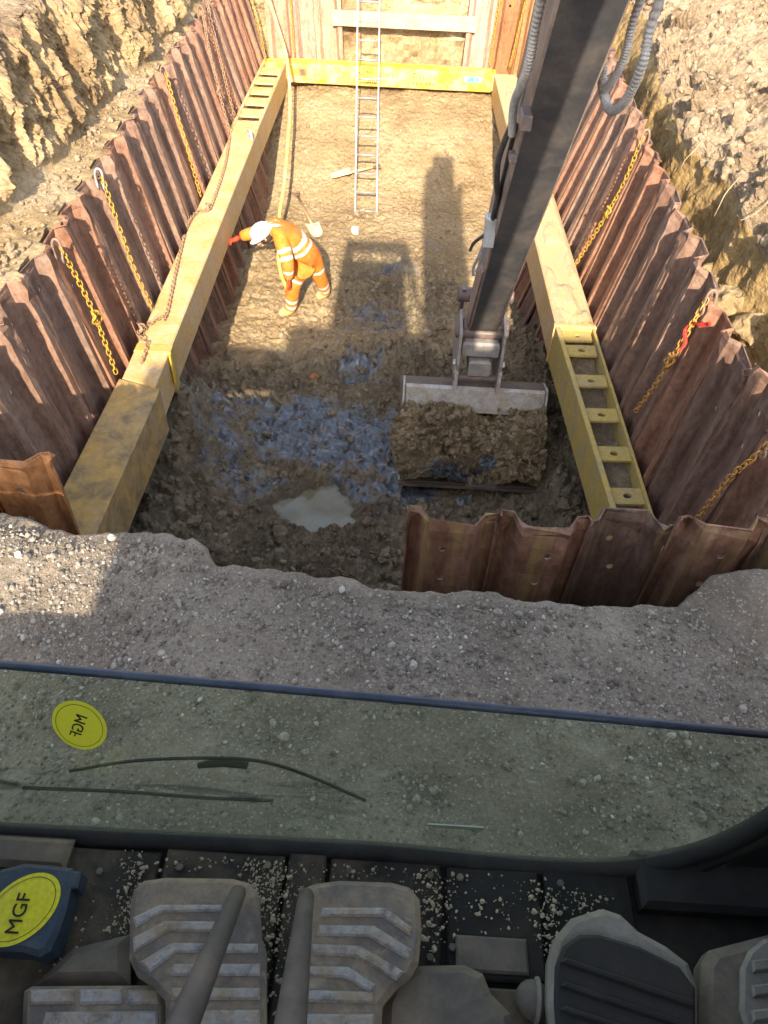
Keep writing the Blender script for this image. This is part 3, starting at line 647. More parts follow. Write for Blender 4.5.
near = [(.305, 2.60, 0, (-1, .02, 0), (.0, .0, 1), False, 'brown sheet pile with pale yellow edges, free end of the near row by the bank'), (.775, 2.60, .0, (-1, .0, 0), (.05, 0, 1), False, 'brown sheet pile with two holes, second from the free end of the near row'),
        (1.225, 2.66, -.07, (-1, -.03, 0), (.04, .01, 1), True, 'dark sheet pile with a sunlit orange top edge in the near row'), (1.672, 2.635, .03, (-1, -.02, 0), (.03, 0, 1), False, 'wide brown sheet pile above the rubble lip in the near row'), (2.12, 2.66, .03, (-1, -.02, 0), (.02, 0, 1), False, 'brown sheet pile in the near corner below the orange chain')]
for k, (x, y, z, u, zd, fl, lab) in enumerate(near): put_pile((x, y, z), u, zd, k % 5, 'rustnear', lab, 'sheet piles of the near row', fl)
put_pile((-2.02, 2.80, .06), (-1, .12, 0), (.03, 0, 1), 1, 'rustorange', 'orange rusted sheet pile in the near corner beside the muddy waler end', 'corner sheet piles'); put_pile((-2.46, 2.86, .05), (-1, .12, 0), (.0, 0, 1), 3, 'rustorange', 'orange rusted sheet pile half cut off at the near corner of the worker side wall', 'corner sheet piles')
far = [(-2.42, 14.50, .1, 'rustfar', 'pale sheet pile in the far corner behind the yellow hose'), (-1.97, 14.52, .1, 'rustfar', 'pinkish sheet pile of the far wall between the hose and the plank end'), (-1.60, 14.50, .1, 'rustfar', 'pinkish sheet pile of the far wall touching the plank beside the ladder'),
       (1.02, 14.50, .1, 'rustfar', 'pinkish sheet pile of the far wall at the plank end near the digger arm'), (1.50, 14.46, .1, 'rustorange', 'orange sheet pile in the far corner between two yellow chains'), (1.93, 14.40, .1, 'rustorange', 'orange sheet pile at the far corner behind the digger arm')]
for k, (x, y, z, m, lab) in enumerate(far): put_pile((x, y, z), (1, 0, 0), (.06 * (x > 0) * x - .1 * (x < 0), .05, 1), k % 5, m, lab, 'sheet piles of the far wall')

# ------------------------------------------------------------------ walers (the yellow bracing frame)
def hexa(poly, z0, z1, bev=.012): return prism(poly, z0, z1, bev)
t = thing('waler_beam', 'long yellow waler beam in three sections with a muddy near end beside the worker', 'waler beam', (-2.3, 7.5, -1.6))
obj('end_block', *hexa([(-2.44, 2.92), (-2.06, 2.92), (-2.035, 4.98), (-2.42, 5.10)], -1.66, -1.19, .014), M['walerdirty'], t)['label'] = 'mud splashed wider end block'
obj('sleeve', *hexa([(-2.405, 5.5), (-2.075, 5.5), (-2.08, 5.62), (-2.407, 5.62)], -1.615, -1.185, .006), M['walerolive'], t)
obj('box_beam', *hexa([(-2.40, 5.11), (-2.085, 5.0), (-2.20, 10.93), (-2.56, 10.97)], -1.60, -1.20, .012), M['waler'], t)
obj('strap', *join(box((-2.081, 5.46, -1.5), (-2.066, 5.5, -1.19))), M['walerbright'], t)
obj('side_plate', *hexa([(-2.25, 10.9), (-2.205, 10.9), (-2.245, 14.12), (-2.29, 14.12)], -1.60, -1.20, .006), M['waler'], t)
obj('side_plate', *hexa([(-2.60, 10.9), (-2.555, 10.9), (-2.60, 14.2), (-2.65, 14.2)], -1.60, -1.20, .006), M['waler'], t)
for k in range(6):
    y = 11.0 + .49 * k; x = -.012 * (y - 10.9)
    pr = [(-2.57, y), (-2.25, y), (-2.25, y + .13), (-2.33, y + .13), (-2.33, y + .20), (-2.25, y + .20), (-2.25, y + .30), (-2.57, y + .30)]
    obj('web_plate', *prism([(a + x, b) for a, b in pr], -1.235, -1.212), M['waler'], t)
obj('soil_bed', *grid(np.stack([*np.meshgrid(np.linspace(-2.58, -2.26, 8), np.linspace(10.9, 14.1, 60), indexing='ij'), -1.33 + .02 * fbm(np.stack([*np.meshgrid(np.linspace(0, .3, 8), np.linspace(0, 3, 60), indexing='ij'), np.zeros((8, 60))], -1), 9, 3)], -1)), M['walersoil'], t)
obj('lifting_eye', *tube(spline([(-2.27, 10.62, -1.2), (-2.27, 10.60, -1.10), (-2.23, 10.55, -1.09), (-2.21, 10.53, -1.2)], 10), .02, 8), M['galv'], t)

t = thing('waler_beam', 'yellow waler beam with open box near end and soil covered far section behind the digger arm', 'waler beam', (1.65, 7.5, -1.6))
g = box((1.44, 6.33, -1.6), (1.82, 14.0, -1.2), .012); V = g[0].copy(); V[:, 0] += np.interp(V[:, 1], [6.33, 14], [0.03, -.17]); obj('box_beam', V, g[1], M['waler'], t)
u, v = np.meshgrid(np.linspace(0, 1, 22), np.linspace(6.36, 13.9, 260), indexing='ij'); hh = .034 * (np.clip(1.2 * fbm(np.stack([u, v, u * 0], -1), 2.2, 4, 71) + .35, 0, 1)) * np.minimum(1, 8 * np.minimum(u, 1 - u)) - .002
obj('soil_layer', *grid(np.stack([1.455 + .355 * u + np.interp(v, [6.33, 14], [.03, -.17]), v, -1.197 + hh], -1)), M['walersoil'], t)['label'] = 'crumbly soil dried on the top of the beam'
obj('sleeve', *box((1.452, 6.30, -1.62), (1.86, 6.345, -1.19), .005), M['waler'], t)
obj('side_plate', *hexa([(1.665, 2.95), (1.71, 2.95), (1.51, 6.3), (1.465, 6.3)], -1.60, -1.20, .006), M['walerolive'], t)
obj('side_plate', *hexa([(1.92, 2.95), (1.945, 2.95), (1.845, 6.3), (1.82, 6.3)], -1.55, -1.20, .005), M['walerolive'], t)
def hole_plate(cx, cy, hx, hy, z, sl):
    P = [(-hx, -hy), (hx, -hy), (hx, hy), (-hx, hy)]; V = [(a, b, 0) for a, b in P] + [(.035 * math.cos(math.radians(45 * k + 202.5)), .028 * math.sin(math.radians(45 * k + 202.5)), 0) for k in range(8)]
    F = [(0, 1, 6, 5, 4), (1, 2, 8, 7, 6), (2, 3, 10, 9, 8), (3, 0, 4, 11, 10)]; W, G = solidify(V, F, .02); W[:, 1] += sl * W[:, 0]; return W + V3(cx, cy, z), G
for y in (3.1, 3.58, 4.05, 4.53, 5.02, 5.5, 5.97, 6.21): xc = np.interp(y, [2.95, 6.3], [1.835, 1.675]); obj('web_plate', *hole_plate(xc - .012, y, .138, .085, -1.235, .05), M['walerolive'], t)
u, v = np.meshgrid(np.linspace(0, 1, 14), np.linspace(2.95, 6.28, 120), indexing='ij'); xa = np.interp(v, [2.95, 6.3], [1.70, 1.50]); hh = .05 * fbm(np.stack([u * .3, v, u * 0], -1), 5, 4, 72)
obj('soil_bed', *grid(np.stack([xa + .30 * u, v, -1.37 + hh], -1)), M['clod'], t)
t = thing('waler_beam', 'bright yellow far waler beam with faded black lettering across the end of the pit', 'waler beam', (-.5, 14.2, -1.5))
obj('beam', *box((-2.22, 13.98, -1.49), (1.25, 14.3, -1.2), .012), M['walerbright'], t)
obj('end_bracket', *box((-2.6, 14.0, -1.45), (-2.225, 14.26, -1.21), .01), M['walerbright'], t); obj('end_bracket', *box((1.253, 13.95, -1.46), (1.32, 14.28, -1.215), .01), M['walerbright'], t)
obj('bolt_plate', *box((-2.02, 13.965, -1.37), (-1.9, 13.978, -1.27), .003), M['rust'], t)
obj('sticker', *box((.78, 13.972, -1.34), (1.08, 13.978, -1.26)), M['teal'], t)
def text_mesh(txt, size):
    c = bpy.data.curves.new('lettering', 'FONT'); c.body = txt; c.size = size; c.align_x = 'CENTER'; c.align_y = 'CENTER'; c.extrude = .0004; c.space_line = .8
    o = bpy.data.objects.new('lettering', c); COL.objects.link(o); dg = bpy.context.evaluated_depsgraph_get(); me = bpy.data.meshes.new_from_object(o.evaluated_get(dg))
    V = np.array([v.co[:] for v in me.vertices]); F = [tuple(p.vertices) for p in me.polygons]; bpy.data.objects.remove(o); bpy.data.meshes.remove(me); return V, F
for txt, x in (('nc Mollaters\n Shores', -.72), ('Trecchu\nxxx xxx', .10)):
    obj('lettering', *xform(text_mesh(txt, .125), ((1, 0, 0), (0, 0, 1), (0, -1, 0)), (x, 13.977, -1.345)), M['decal'], t)
tag(obj('timber_plank', *box((-1.49, 14.40, -.72), (.92, 14.455, -.50), .006), M['plank']), 'pale timber plank spanning the gap between the far sheet piles', 'plank')

# ------------------------------------------------------------------ chains
def link_mesh(mat, L=.056, Wd=.034, r=.0052):
    k = ('link', mat)
    if k not in PM:
        h = L / 2 - Wd / 2; P = [(Wd / 2 * math.cos(a), h + Wd / 2 * math.sin(a), 0) for a in np.linspace(0, math.pi, 7)] + [(Wd / 2 * math.cos(a), -h + Wd / 2 * math.sin(a), 0) for a in np.linspace(math.pi, 2 * math.pi, 7)]
        V, F = loop_tube(P, r, 6); PM[k] = mesh_data('link', V, F, [M[mat]], smooth=True)
    return PM[k]
def chain(label, path, mat, side, hook=True, shackle=None, pitch=.043, up=(0, 0, 1)):
    P = spline(path, 160); t = thing('hanging_chain' if hook else 'lashing_chain', label, 'chain', path[0], 'chains around the pit')
    seg = np.linalg.norm(np.diff(P, axis=0), axis=1); cum = np.concatenate([[0], np.cumsum(seg)]); n = min(90, int(cum[-1] / pitch))
    for i in range(n):
        s = (i + .5) * pitch; p = np.array([np.interp(s, cum, P[:, k]) for k in range(3)]); q = np.array([np.interp(s + .01, cum, P[:, k]) for k in range(3)])
        x, z, y = frame_from(q - p, up); ang = math.radians(45 + 90 * (i % 2) + RNG.uniform(-14, 14)); x2 = x * math.cos(ang) + z * math.sin(ang); z2 = np.cross(x2, y)
        o = bpy.data.objects.new('link', link_mesh(mat)); COL.objects.link(o); o.parent = t; d = p - WO[t]
        o.matrix_local = Matrix(((x2[0], y[0], z2[0], d[0]), (x2[1], y[1], z2[1], d[1]), (x2[2], y[2], z2[2], d[2]), (0, 0, 0, 1))); WO[o] = p
    if hook:
        p = V3(*path[0]); s = side * .55; hm = M['galv'] if 'galvanised' in label else M['hookrust']
        hk = spline([p + V3(-.10 * s, 0, -.11), p + V3(-.105 * s, 0, .0), p + V3(-.07 * s, .0, .055), p + V3(-.015 * s, 0, .06), p + V3(.015 * s, 0, .02), p + V3(.012 * s, 0, -.06)], 22)
        obj('hook', *tube(hk, [.0105] * 18 + [.010, .009, .008, .007], 8), hm, t, smooth=True)
        obj('hook_eye', *loop_tube([p + V3(.012 * s, .028 * math.cos(a), -.085 + .034 * math.sin(a)) for a in np.linspace(0, 2 * math.pi, 14)[:-1]], .009, 7), hm, t, smooth=True)
    if shackle is not None:
        p = V3(*shackle); obj('shackle', *loop_tube([p + V3(.02 * math.sin(3 * a), .045 * math.cos(a), .055 * math.sin(a)) for a in np.linspace(0, 2 * math.pi, 16)[:-1]], .010, 7), M[mat], t, smooth=True)
        obj('shackle', *loop_tube([p + V3(.02 * math.cos(a), .045 * math.cos(a) + .02, .04 * math.sin(a) - .03) for a in np.linspace(0, 2 * math.pi, 14)[:-1]], .009, 7), M[mat], t, smooth=True)
    return t
chain('yellow chain with a knotted shackle, nearest the cab on the worker side wall', [(-2.60, 5.12, -.03), (-2.55, 5.16, -.34), (-2.49, 5.14, -.65), (-2.41, 5.06, -1.15)], 'chainyellow', 1, True, (-2.49, 5.14, -.63))
chain('yellow chain on a bare galvanised hook beside the clay ledge, worker side wall', [(-2.66, 6.33, .0), (-2.60, 6.28, -.35), (-2.52, 6.21, -.75), (-2.41, 6.17, -1.18)], 'chainyellow', 1)
chain('yellow chain ending behind the middle of the beam, worker side wall', [(-2.80, 9.06, .02), (-2.71, 8.93, -.35), (-2.60, 8.80, -.75), (-2.50, 8.67, -1.18)], 'chainyellow', 1)
chain('rust brown chain reaching the waler eye, worker side wall', [(-2.94, 11.55, .05), (-2.80, 11.15, -.35), (-2.66, 10.85, -.75), (-2.54, 10.66, -1.16)], 'chainrust', 1, True, (-2.68, 10.88, -.70))
chain('short rust brown chain behind the slotted beam end, worker side wall', [(-2.97, 12.0, .02), (-2.84, 11.75, -.4), (-2.70, 11.45, -.8), (-2.58, 11.25, -1.15)], 'chainrust', 1)
chain('yellow chain in the far corner beside the yellow hose', [(-2.86, 14.1, .02), (-2.72, 14.12, -.55), (-2.60, 14.12, -1.2)], 'chainyellow', 1)
chain('yellow chain on the pinkish far pile behind the yellow hose', [(-2.18, 14.36, .05), (-2.16, 14.34, -.5), (-2.14, 14.30, -1.19)], 'chainyellow', 1)
chain('yellow chain with a shackle on the wall behind the digger arm', [(2.13, 7.42, .17), (2.06, 7.40, -.25), (1.97, 7.42, -.6), (1.83, 7.58, -1.2)], 'chainyellow', -1, True, (1.98, 7.41, -.55))
CH = chain('orange chain with a red ribbon tied near its hook', [(2.04, 4.60, .13), (1.99, 4.60, -.15), (1.94, 4.64, -.55), (1.90, 4.78, -1.0)], 'chainorange', -1, True, (1.955, 4.63, -.40))
chain('orange chain at the near end of the wall behind the digger arm', [(2.02, 3.14, .12), (1.985, 3.17, -.05), (1.95, 3.22, -.25), (1.92, 3.30, -.75)], 'chainorange', -1)
chain('yellow chain on the edge of the orange far corner pile', [(1.27, 14.36, .05), (1.23, 14.33, -.5), (1.20, 14.3, -1.18)], 'chainyellow', 1)
chain('yellow chain between the two orange far corner piles', [(1.70, 14.3, .05), (1.62, 14.25, -.5), (1.54, 14.2, -1.15)], 'chainyellow', 1)
chain('rusty lashing chain laid across the middle of the beam in front of the worker', [(-2.53, 10.6, -1.183), (-2.40, 9.6, -1.185), (-2.33, 8.50, -1.185), (-2.35, 8.32, -1.17), (-2.46, 8.25, -1.18), (-2.50, 7.9, -1.182)], 'chainrust', 1, False, (-2.35, 8.36, -1.17))
chain('knotted lashing chain wrapped over the beam at the muddy end block', [(-2.47, 7.7, -1.182), (-2.38, 7.0, -1.184), (-2.26, 6.10, -1.183), (-2.30, 6.0, -1.15), (-2.42, 5.82, -1.17), (-2.40, 5.68, -1.15), (-2.30, 5.58, -1.172), (-2.28, 5.3, -1.182)], 'chainrust', 1, False, (-2.40, 5.78, -1.15))
rb = [join(tube(spline([(2.03, 4.60, -.06), (2.02, 4.53, -.03), (2.05, 4.46, .02), (2.03, 4.42, .06)], 10), [.006, .012, .014, .014, .016, .014, .016, .014, .012, .006], 6), tube(spline([(2.03, 4.60, -.06), (1.98, 4.62, -.13), (1.99, 4.56, -.20), (1.96, 4.55, -.27)], 10), [.006, .012, .016, .014, .016, .014, .014, .012, .01, .006], 6))][0]
tag(obj('red_ribbon', *rb, M['ribbon']), 'torn red ribbon tied to the orange chain', 'ribbon')

# ------------------------------------------------------------------ hose, ladder, spades and small things
HS = [(-2.60, 14.6, .25), (-2.48, 13.9, -.10), (-2.301, 13.6, -.50), (-2.134, 13.42, -.96), (-2.02, 12.8, -1.40), (-1.965, 12.0, -1.75), (-1.93, 11.2, -2.05), (-1.91, 10.5, -2.22), (-1.83, 9.9, -2.30), (-1.80, 9.6, -2.40), (-1.72, 9.3, -2.5), (-1.6, 9.0, -2.52)]
tag(obj('yellow_hose', *tube(spline(HS, 120), .026, 10), M['hoseyellow'], smooth=True), 'long yellow hose dropping from the far corner to the stooping worker', 'hose')
t = thing('ladder', 'aluminium ladder leaning up the far end of the pit', 'ladder', (-.69, 11.35, -2.55))
LA, LB = V3(-.69, 11.33, -2.56), V3(-.86, 14.05, .62); ld = (LB - LA) / np.linalg.norm(LB - LA); lx = V3(1, 0, 0); ln = np.cross(lx, ld)
for s in (-1, 1):
    Q = [(-.011, -.032), (.011, -.032), (.011, .032), (-.011, .032)]; L = np.linalg.norm(LB - LA); g = prism(Q, 0, L, .004); obj('rail', *xform(g, (lx, ln, ld), LA + lx * .168 * s), M['alu'], t)
for k in range(15):
    p = LA + ld * (.10 + .28 * k); obj('rung', *cyl(p - lx * .158, p + lx * .158, .0145, 10), M['alu'], t, smooth=True)
def spade(label, blade, top, roll):
    b, q = V3(*blade), V3(*top); d = (q - b) / np.linalg.norm(q - b); x, y, z = frame_from(d); x, y = x * math.cos(roll) + y * math.sin(roll), y * math.cos(roll) - x * math.sin(roll); Mx = (x, y, z); L = np.linalg.norm(q - b)
    t = thing('spade', label, 'spade', b)
    u, v = np.meshgrid(np.linspace(-1, 1, 7), np.linspace(0, 1, 7), indexing='ij'); wdt = .095 + .015 * v - .012 * (v < .1)
    W, F = grid(np.stack([u * wdt, .028 * u * u - .02 * (1 - v), -.02 + .30 * v - .03 * (1 - u * u) * (v < .01)], -1)); W, F = solidify(W, [tuple(int(i) for i in f) for f in F], .006); obj('blade', *xform((W, F), Mx, b), M['blade'], t)
    obj('shaft', *xform(tube([(0, 0, .24), (0, .0, .40), (0, .0, L - .10)], [.020, .018, .016], 10), Mx, b), M['wood'], t, smooth=True)
    obj('handle', *xform(join(tube([(0, 0, L - .11), (-.055, 0, L - .02), (-.055, 0, L + .01)], .012, 8), tube([(0, 0, L - .11), (.055, 0, L - .02), (.055, 0, L + .01)], .012, 8), tube([(-.065, 0, L + .01), (.065, 0, L + .01)], .016, 8)), Mx, b), M['rust'], t)
def at_floor(px, py, lift=0.):
    p = at_z(px, py, -2.5)
    for _ in range(30): p = at_z(px, py, .5 * (p[2] + fh(p[0], p[1]) + lift))
    return p
fh = lambda x, y: float(floor_h(x, y)[0])
spade('mud caked spade lying across the slope behind the ladder foot', at_floor(334, 176, .05), at_floor(379, 166, .07), 0)
spade('spade with wooden shaft lying on the pit floor near the stooping worker', at_floor(317, 234, .05), at_floor(296, 193, .07), 0)
V, F = scatter(np.array([(-.82, 10.74, fh(-.82, 10.74) + .04)]), [.085], 2, .3); tag(obj('white_rock', V, F, M['band'], smooth=False), 'small white rock on the pit floor below the ladder', 'rock')
V, F = scatter(np.array([(-1.02, 7.05, fh(-1.02, 7.05) + .02)]), [.07], 2, .4); tag(obj('orange_rock', V, F, M['rustorange']), 'orange lump lying in the shaded mud in front of the worker', 'rock')
for k, (x, y, z, s, lab) in enumerate([(2.50, 5.22, -.28, .17, 'sunlit clay block wedged between the pile tops and the cut face'), (2.62, 4.86, -.25, .15, 'rounded clay block at the frame edge beside the pile tops'), (2.46, 5.66, -.34, .13, 'smaller cracked clay block farthest from the cab behind the piles')]):
    V, F = scatter(np.array([(x, y, z)]), [s], 3, .4, (.85, 1.)); V = V + .015 * fbm(V, 9, 4, 80)[:, None]; tag(obj('clay_block', V, F, M['bank']), lab, 'clay block')
RT = [([(2.52, 6.95, .34), (2.42, 6.78, .31), (2.34, 6.72, .24), (2.30, 6.64, .20)], 'pale curled root poking from the rubble edge above the yellow chain'), ([(2.62, 6.15, .36), (2.48, 5.98, .28), (2.44, 5.92, .20), (2.42, 5.9, .12)], 'drooping pale root hanging from the rubble edge'), ([(2.75, 5.75, .38), (2.60, 5.60, .30), (2.48, 5.54, .26)], 'straight dry root at the frame edge of the rubble'), ([(2.9, 8.6, .42), (3.0, 8.2, .45), (3.12, 7.9, .46), (3.2, 7.5, .46)], 'dark twig lying on the pale rubble')]
for P, lab in RT: tag(obj('root', *tube(spline(P, 16), np.linspace(.006, .002, 16), 6), M['root'], smooth=True), lab, 'root')
V, F = scatter(np.array([(-3.52, 8.05, .98)]), [.10], 2, .5, (.4, 1)); tag(obj('blue_litter', V, F, M['blue']), 'crumpled blue plastic on top of the clay bank', 'litter')
for k, (x, y) in enumerate([(-2.84, 5.62), (-2.93, 4.4)]):
    P = [tube(spline([(x, y, .0), (x + RNG.normal(0, .03), y + RNG.normal(0, .03), .05), (x + RNG.normal(0, .07), y + RNG.normal(0, .07), .08)], 6), np.linspace(.005, .001, 6), 4) for _ in range(14)]
    tag(obj('dry_tuft', *join(*P), M['root']), ['dry grass tuft on the clay ledge above the hooked yellow chain', 'dry grass tuft on the ledge at the frame edge'][k], 'grass tuft')

# ------------------------------------------------------------------ the stooping worker
def person():
    t = thing('person', 'stooping worker in orange high visibility suit and white helmet reaching under the yellow beam', 'person', (-1.3, 8.55, -2.55))
    fa, fb = fh(-1.47, 8.38), fh(-1.10, 8.84)
    J = {'pel': (-1.25, 8.49, -1.76), 'spi': (-1.34, 8.45, -1.58), 'che': (-1.45, 8.40, -1.38), 'nek': (-1.59, 8.34, -1.36), 'hd0': (-1.64, 8.31, -1.39), 'hd1': (-1.72, 8.28, -1.46),
         'hipA': (-1.28, 8.40, -1.80), 'kneA': (-1.40, 8.32, -2.06), 'ankA': (-1.47, 8.42, fa + .10), 'toeA': (-1.62, 8.36, fa + .045),
         'hipB': (-1.19, 8.59, -1.79), 'kneB': (-1.13, 8.66, -2.08), 'ankB': (-1.06, 8.86, fb + .11), 'toeB': (-1.19, 8.80, fb + .045),
         'shA': (-1.50, 8.22, -1.42), 'elA': (-1.41, 8.10, -1.66), 'wrA': (-1.42, 8.14, -1.90), 'shB': (-1.56, 8.50, -1.40), 'elB': (-1.81, 8.46, -1.47), 'wrB': (-2.04, 8.42, -1.53)}
    R = {'pel': .158, 'spi': .150, 'che': .165, 'nek': .070, 'hd0': .075, 'hd1': .085, 'hipA': .118, 'kneA': .090, 'ankA': .074, 'toeA': .045, 'hipB': .118, 'kneB': .090, 'ankB': .074, 'toeB': .045, 'shA': .098, 'elA': .076, 'wrA': .056, 'shB': .098, 'elB': .076, 'wrB': .058}
    E = [('pel', 'spi'), ('spi', 'che'), ('che', 'nek'), ('nek', 'hd0'), ('hd0', 'hd1'), ('pel', 'hipA'), ('hipA', 'kneA'), ('kneA', 'ankA'), ('ankA', 'toeA'), ('pel', 'hipB'), ('hipB', 'kneB'), ('kneB', 'ankB'), ('ankB', 'toeB'), ('che', 'shA'), ('shA', 'elA'), ('elA', 'wrA'), ('che', 'shB'), ('shB', 'elB'), ('elB', 'wrB')]
    K = list(J); me = bpy.data.meshes.new('body_skeleton'); o0 = V3(-1.3, 8.55, -2.55)
    me.from_pydata([tuple(V3(*J[k]) - o0) for k in K], [(K.index(a), K.index(b)) for a, b in E], []); o = bpy.data.objects.new('tmp', me); COL.objects.link(o)
    o.modifiers.new('s', 'SKIN'); o.modifiers.new('u', 'SUBSURF'); o.modifiers['u'].levels = 4; o.modifiers['u'].render_levels = 4
    sv = me.skin_vertices[0].data
    for i, k in enumerate(K): r = R[k] * (1.12); sv[i].radius = (r, r); sv[i].use_root = (k == 'pel')
    dg = bpy.context.evaluated_depsgraph_get(); ev = bpy.data.meshes.new_from_object(o.evaluated_get(dg)); V = np.array([v.co[:] for v in ev.vertices]) + o0; F = [tuple(p.vertices) for p in ev.polygons]
    bpy.data.objects.remove(o); bpy.data.meshes.remove(ev)
    # hands: palm and five bent fingers, part of the same mesh
    def hand(w, d, n):
        w = V3(*w); x, y, z = frame_from(d, n); ms = [xform(box((-.042, -.016, -.02), (.042, .016, .075), .012), (x, y, z), w)]
        for k, (fx, L) in enumerate([(-.032, .062), (-.011, .074), (.011, .070), (.032, .056)]): ms.append(xform(tube([(fx, 0, .065), (fx, -.004, .065 + L * .5), (fx, -.022, .065 + L * .8), (fx, -.040, .065 + L * .92)], [.0105, .010, .0095, .007], 7), (x, y, z), w))
        ms.append(xform(tube([(-.036, 0, .015), (-.062, -.008, .040), (-.066, -.022, .066)], [.013, .012, .008], 7), (x, y, z), w)); return join(*ms)
    hb = hand((-2.05, 8.415, -1.535), (-.9, -.25, -.35), (0, 0, 1)); ha = hand((-1.42, 8.15, -1.92), (.1, .25, -.95), (1, 0, 0))
    cents = np.array([V[list(f)].mean(0) for f in F]); mats = ['hivis', 'band', 'skin', 'boot', 'glove']; mi = np.zeros(len(F), int); best = np.full(len(F), 9e9); bt = np.zeros(len(F)); be = np.zeros(len(F), int)
    for ei, (a, b) in enumerate(E):
        A, B = V3(*J[a]), V3(*J[b]); d = B - A; tt = np.clip(((cents - A) @ d) / (d @ d), 0, 1); dist = np.linalg.norm(cents - A - tt[:, None] * d, axis=1) / (.5 * (R[a] + R[b])); m = dist < best; best[m] = dist[m]; bt[m] = tt[m]; be[m] = ei
    for i in range(len(F)):
        a, b = E[be[i]]; u = bt[i]; m = 0
        if b in ('hd0', 'hd1') : m = 2
        elif b[:3] == 'toe' : m = 3
        elif b[:3] == 'ank': m = 3 if u > .93 else (1 if .50 < u < .62 or .74 < u < .86 else 0)
        elif b[:3] == 'kne': m = 1 if .70 < u < .84 else 0
        elif b in ('elA', 'elB'): m = 1 if .42 < u < .58 or .74 < u < .9 else 0
        elif (a, b) == ('spi', 'che'): m = 1 if .05 < u < .34 else 0
        elif (a, b) == ('pel', 'spi'): m = 1 if .62 < u < .86 else 0
        elif b == 'wrA': m = 1 if .35 < u < .5 else 0
        elif b == 'wrB': m = 4 if u > .86 else 0
        elif (a, b) == ('che', 'nek') and abs(cents[i][1] - 8.37) > .045 and abs(cents[i][1] - 8.37) < .105: m = 1
        mi[i] = m
    Vh, Fh = join((V, F), hb, ha); mi = np.concatenate([mi, np.full(len(hb[1]), 4), np.full(len(ha[1]), 4)])
    obj('body', Vh, Fh, [M[m] for m in mats], t, smooth=True, midx=mi)
    hx = V3(-.80, -.22, -.56); hx /= np.linalg.norm(hx); up = V3(-.50, -.10, .86); up -= hx * (up @ hx); up /= np.linalg.norm(up); sd = np.cross(hx, up); c = V3(-1.705, 8.285, -1.435); fm = (hx, -sd, up)
    # face: nose, eyes, ears (head points along hx, crown along up)
    obj('face', *xform(join(tube([(.085, 0, .0), (.112, 0, -.035), (.088, 0, -.045)], [.010, .017, .012], 7), lathe([(.0, -.012), (.012, -.004), (.012, .004), (0, .012)], 8, (.082, .032, .0)), lathe([(.0, -.012), (.012, -.004), (.012, .004), (0, .012)], 8, (.082, -.032, .0)), box((.070, -.026, -.082), (.094, .026, -.066), .006), tube([(.0, .082, .02), (-.01, .094, .0), (.0, .084, -.035)], [.008, .014, .008], 6), tube([(.0, -.082, .02), (-.01, -.094, .0), (.0, -.084, -.035)], [.008, .014, .008], 6)), fm, c), M['skin'], t, smooth=True)
    prof = [(.120, .0), (.122, .02), (.119, .055), (.108, .09), (.086, .12), (.054, .138), (.02, .146), (.001, .147)]
    g = lathe(prof, 26); g[0][:, 0] *= 1.14; ridge = np.exp(-(g[0][:, 1] / .02) ** 2) * .008 * (g[0][:, 2] > .02); g[0][:, 2] += ridge
    h = obj('helmet', *xform(g, fm, c + up * .02), M['helmet'], t, smooth=True)
    a = np.linspace(-1.25, 1.25, 17); br = np.concatenate([np.column_stack([.131 * np.cos(a), .117 * np.sin(a)]), np.column_stack([(.133 + .05 * np.cos(a * 1.1)) * np.cos(a), .124 * np.sin(a)])[::-1]])
    obj('brim', *xform(prism(br, .012, .020), fm, c + up * .012), M['helmet'], h)
    obj('hair', *xform(lathe([(.088, -.06), (.094, -.02), (.096, .03), (.06, .08)], 16, (-.02, 0, 0)), fm, c), M['hair'], t, smooth=True)
person()

# ------------------------------------------------------------------ the excavator (the picture is taken from its cab)
X = thing('excavator', 'excavator seen from its own cab, dark arm reaching down with a muddy ditching bucket', 'excavator', (0, -1.5, 0))
def P(name, m, mat, parent=None, smooth=False, **k): return obj(name, m[0], m[1], M[mat] if isinstance(mat, str) else mat, parent or X, smooth=smooth, **k)
def yzp(poly, x0, x1, bev=.008): return yz(prism(poly, x0, x1, bev), 0.)
# arm
av = V3(2.1, -3.05) / np.hypot(2.1, 3.05); an = V3(.824, .567); F0 = V3(3.9, 1.9)
fr = lambda s: F0 + av * s
bk = lambda s, d: F0 + av * s + an * d
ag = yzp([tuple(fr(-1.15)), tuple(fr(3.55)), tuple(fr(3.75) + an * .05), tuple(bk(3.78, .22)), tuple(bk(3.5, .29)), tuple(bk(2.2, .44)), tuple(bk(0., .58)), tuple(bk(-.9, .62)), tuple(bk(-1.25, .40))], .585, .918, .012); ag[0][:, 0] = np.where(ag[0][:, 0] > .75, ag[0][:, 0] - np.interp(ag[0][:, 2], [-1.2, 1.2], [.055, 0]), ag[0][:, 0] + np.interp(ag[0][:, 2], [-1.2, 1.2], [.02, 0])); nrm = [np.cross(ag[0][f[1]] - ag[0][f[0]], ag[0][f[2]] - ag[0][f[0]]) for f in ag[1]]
arm = P('arm', ag, [M['armdark'], M['armside']], midx=[int(abs(v[0]) > .6 * np.linalg.norm(v)) for v in nrm])  # side faces get the paler paint in place of reflected light
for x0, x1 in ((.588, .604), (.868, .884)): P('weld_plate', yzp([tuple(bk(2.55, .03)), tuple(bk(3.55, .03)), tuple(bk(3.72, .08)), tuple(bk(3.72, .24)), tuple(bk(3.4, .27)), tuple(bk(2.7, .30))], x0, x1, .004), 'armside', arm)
P('hose_bracket', box((.55, 4.14, 1.28), (.604, 4.30, 1.36), .006), 'pin', arm); P('hose_bracket', box((.56, 4.50, .98), (.604, 4.58, 1.03), .006), 'pin', arm)
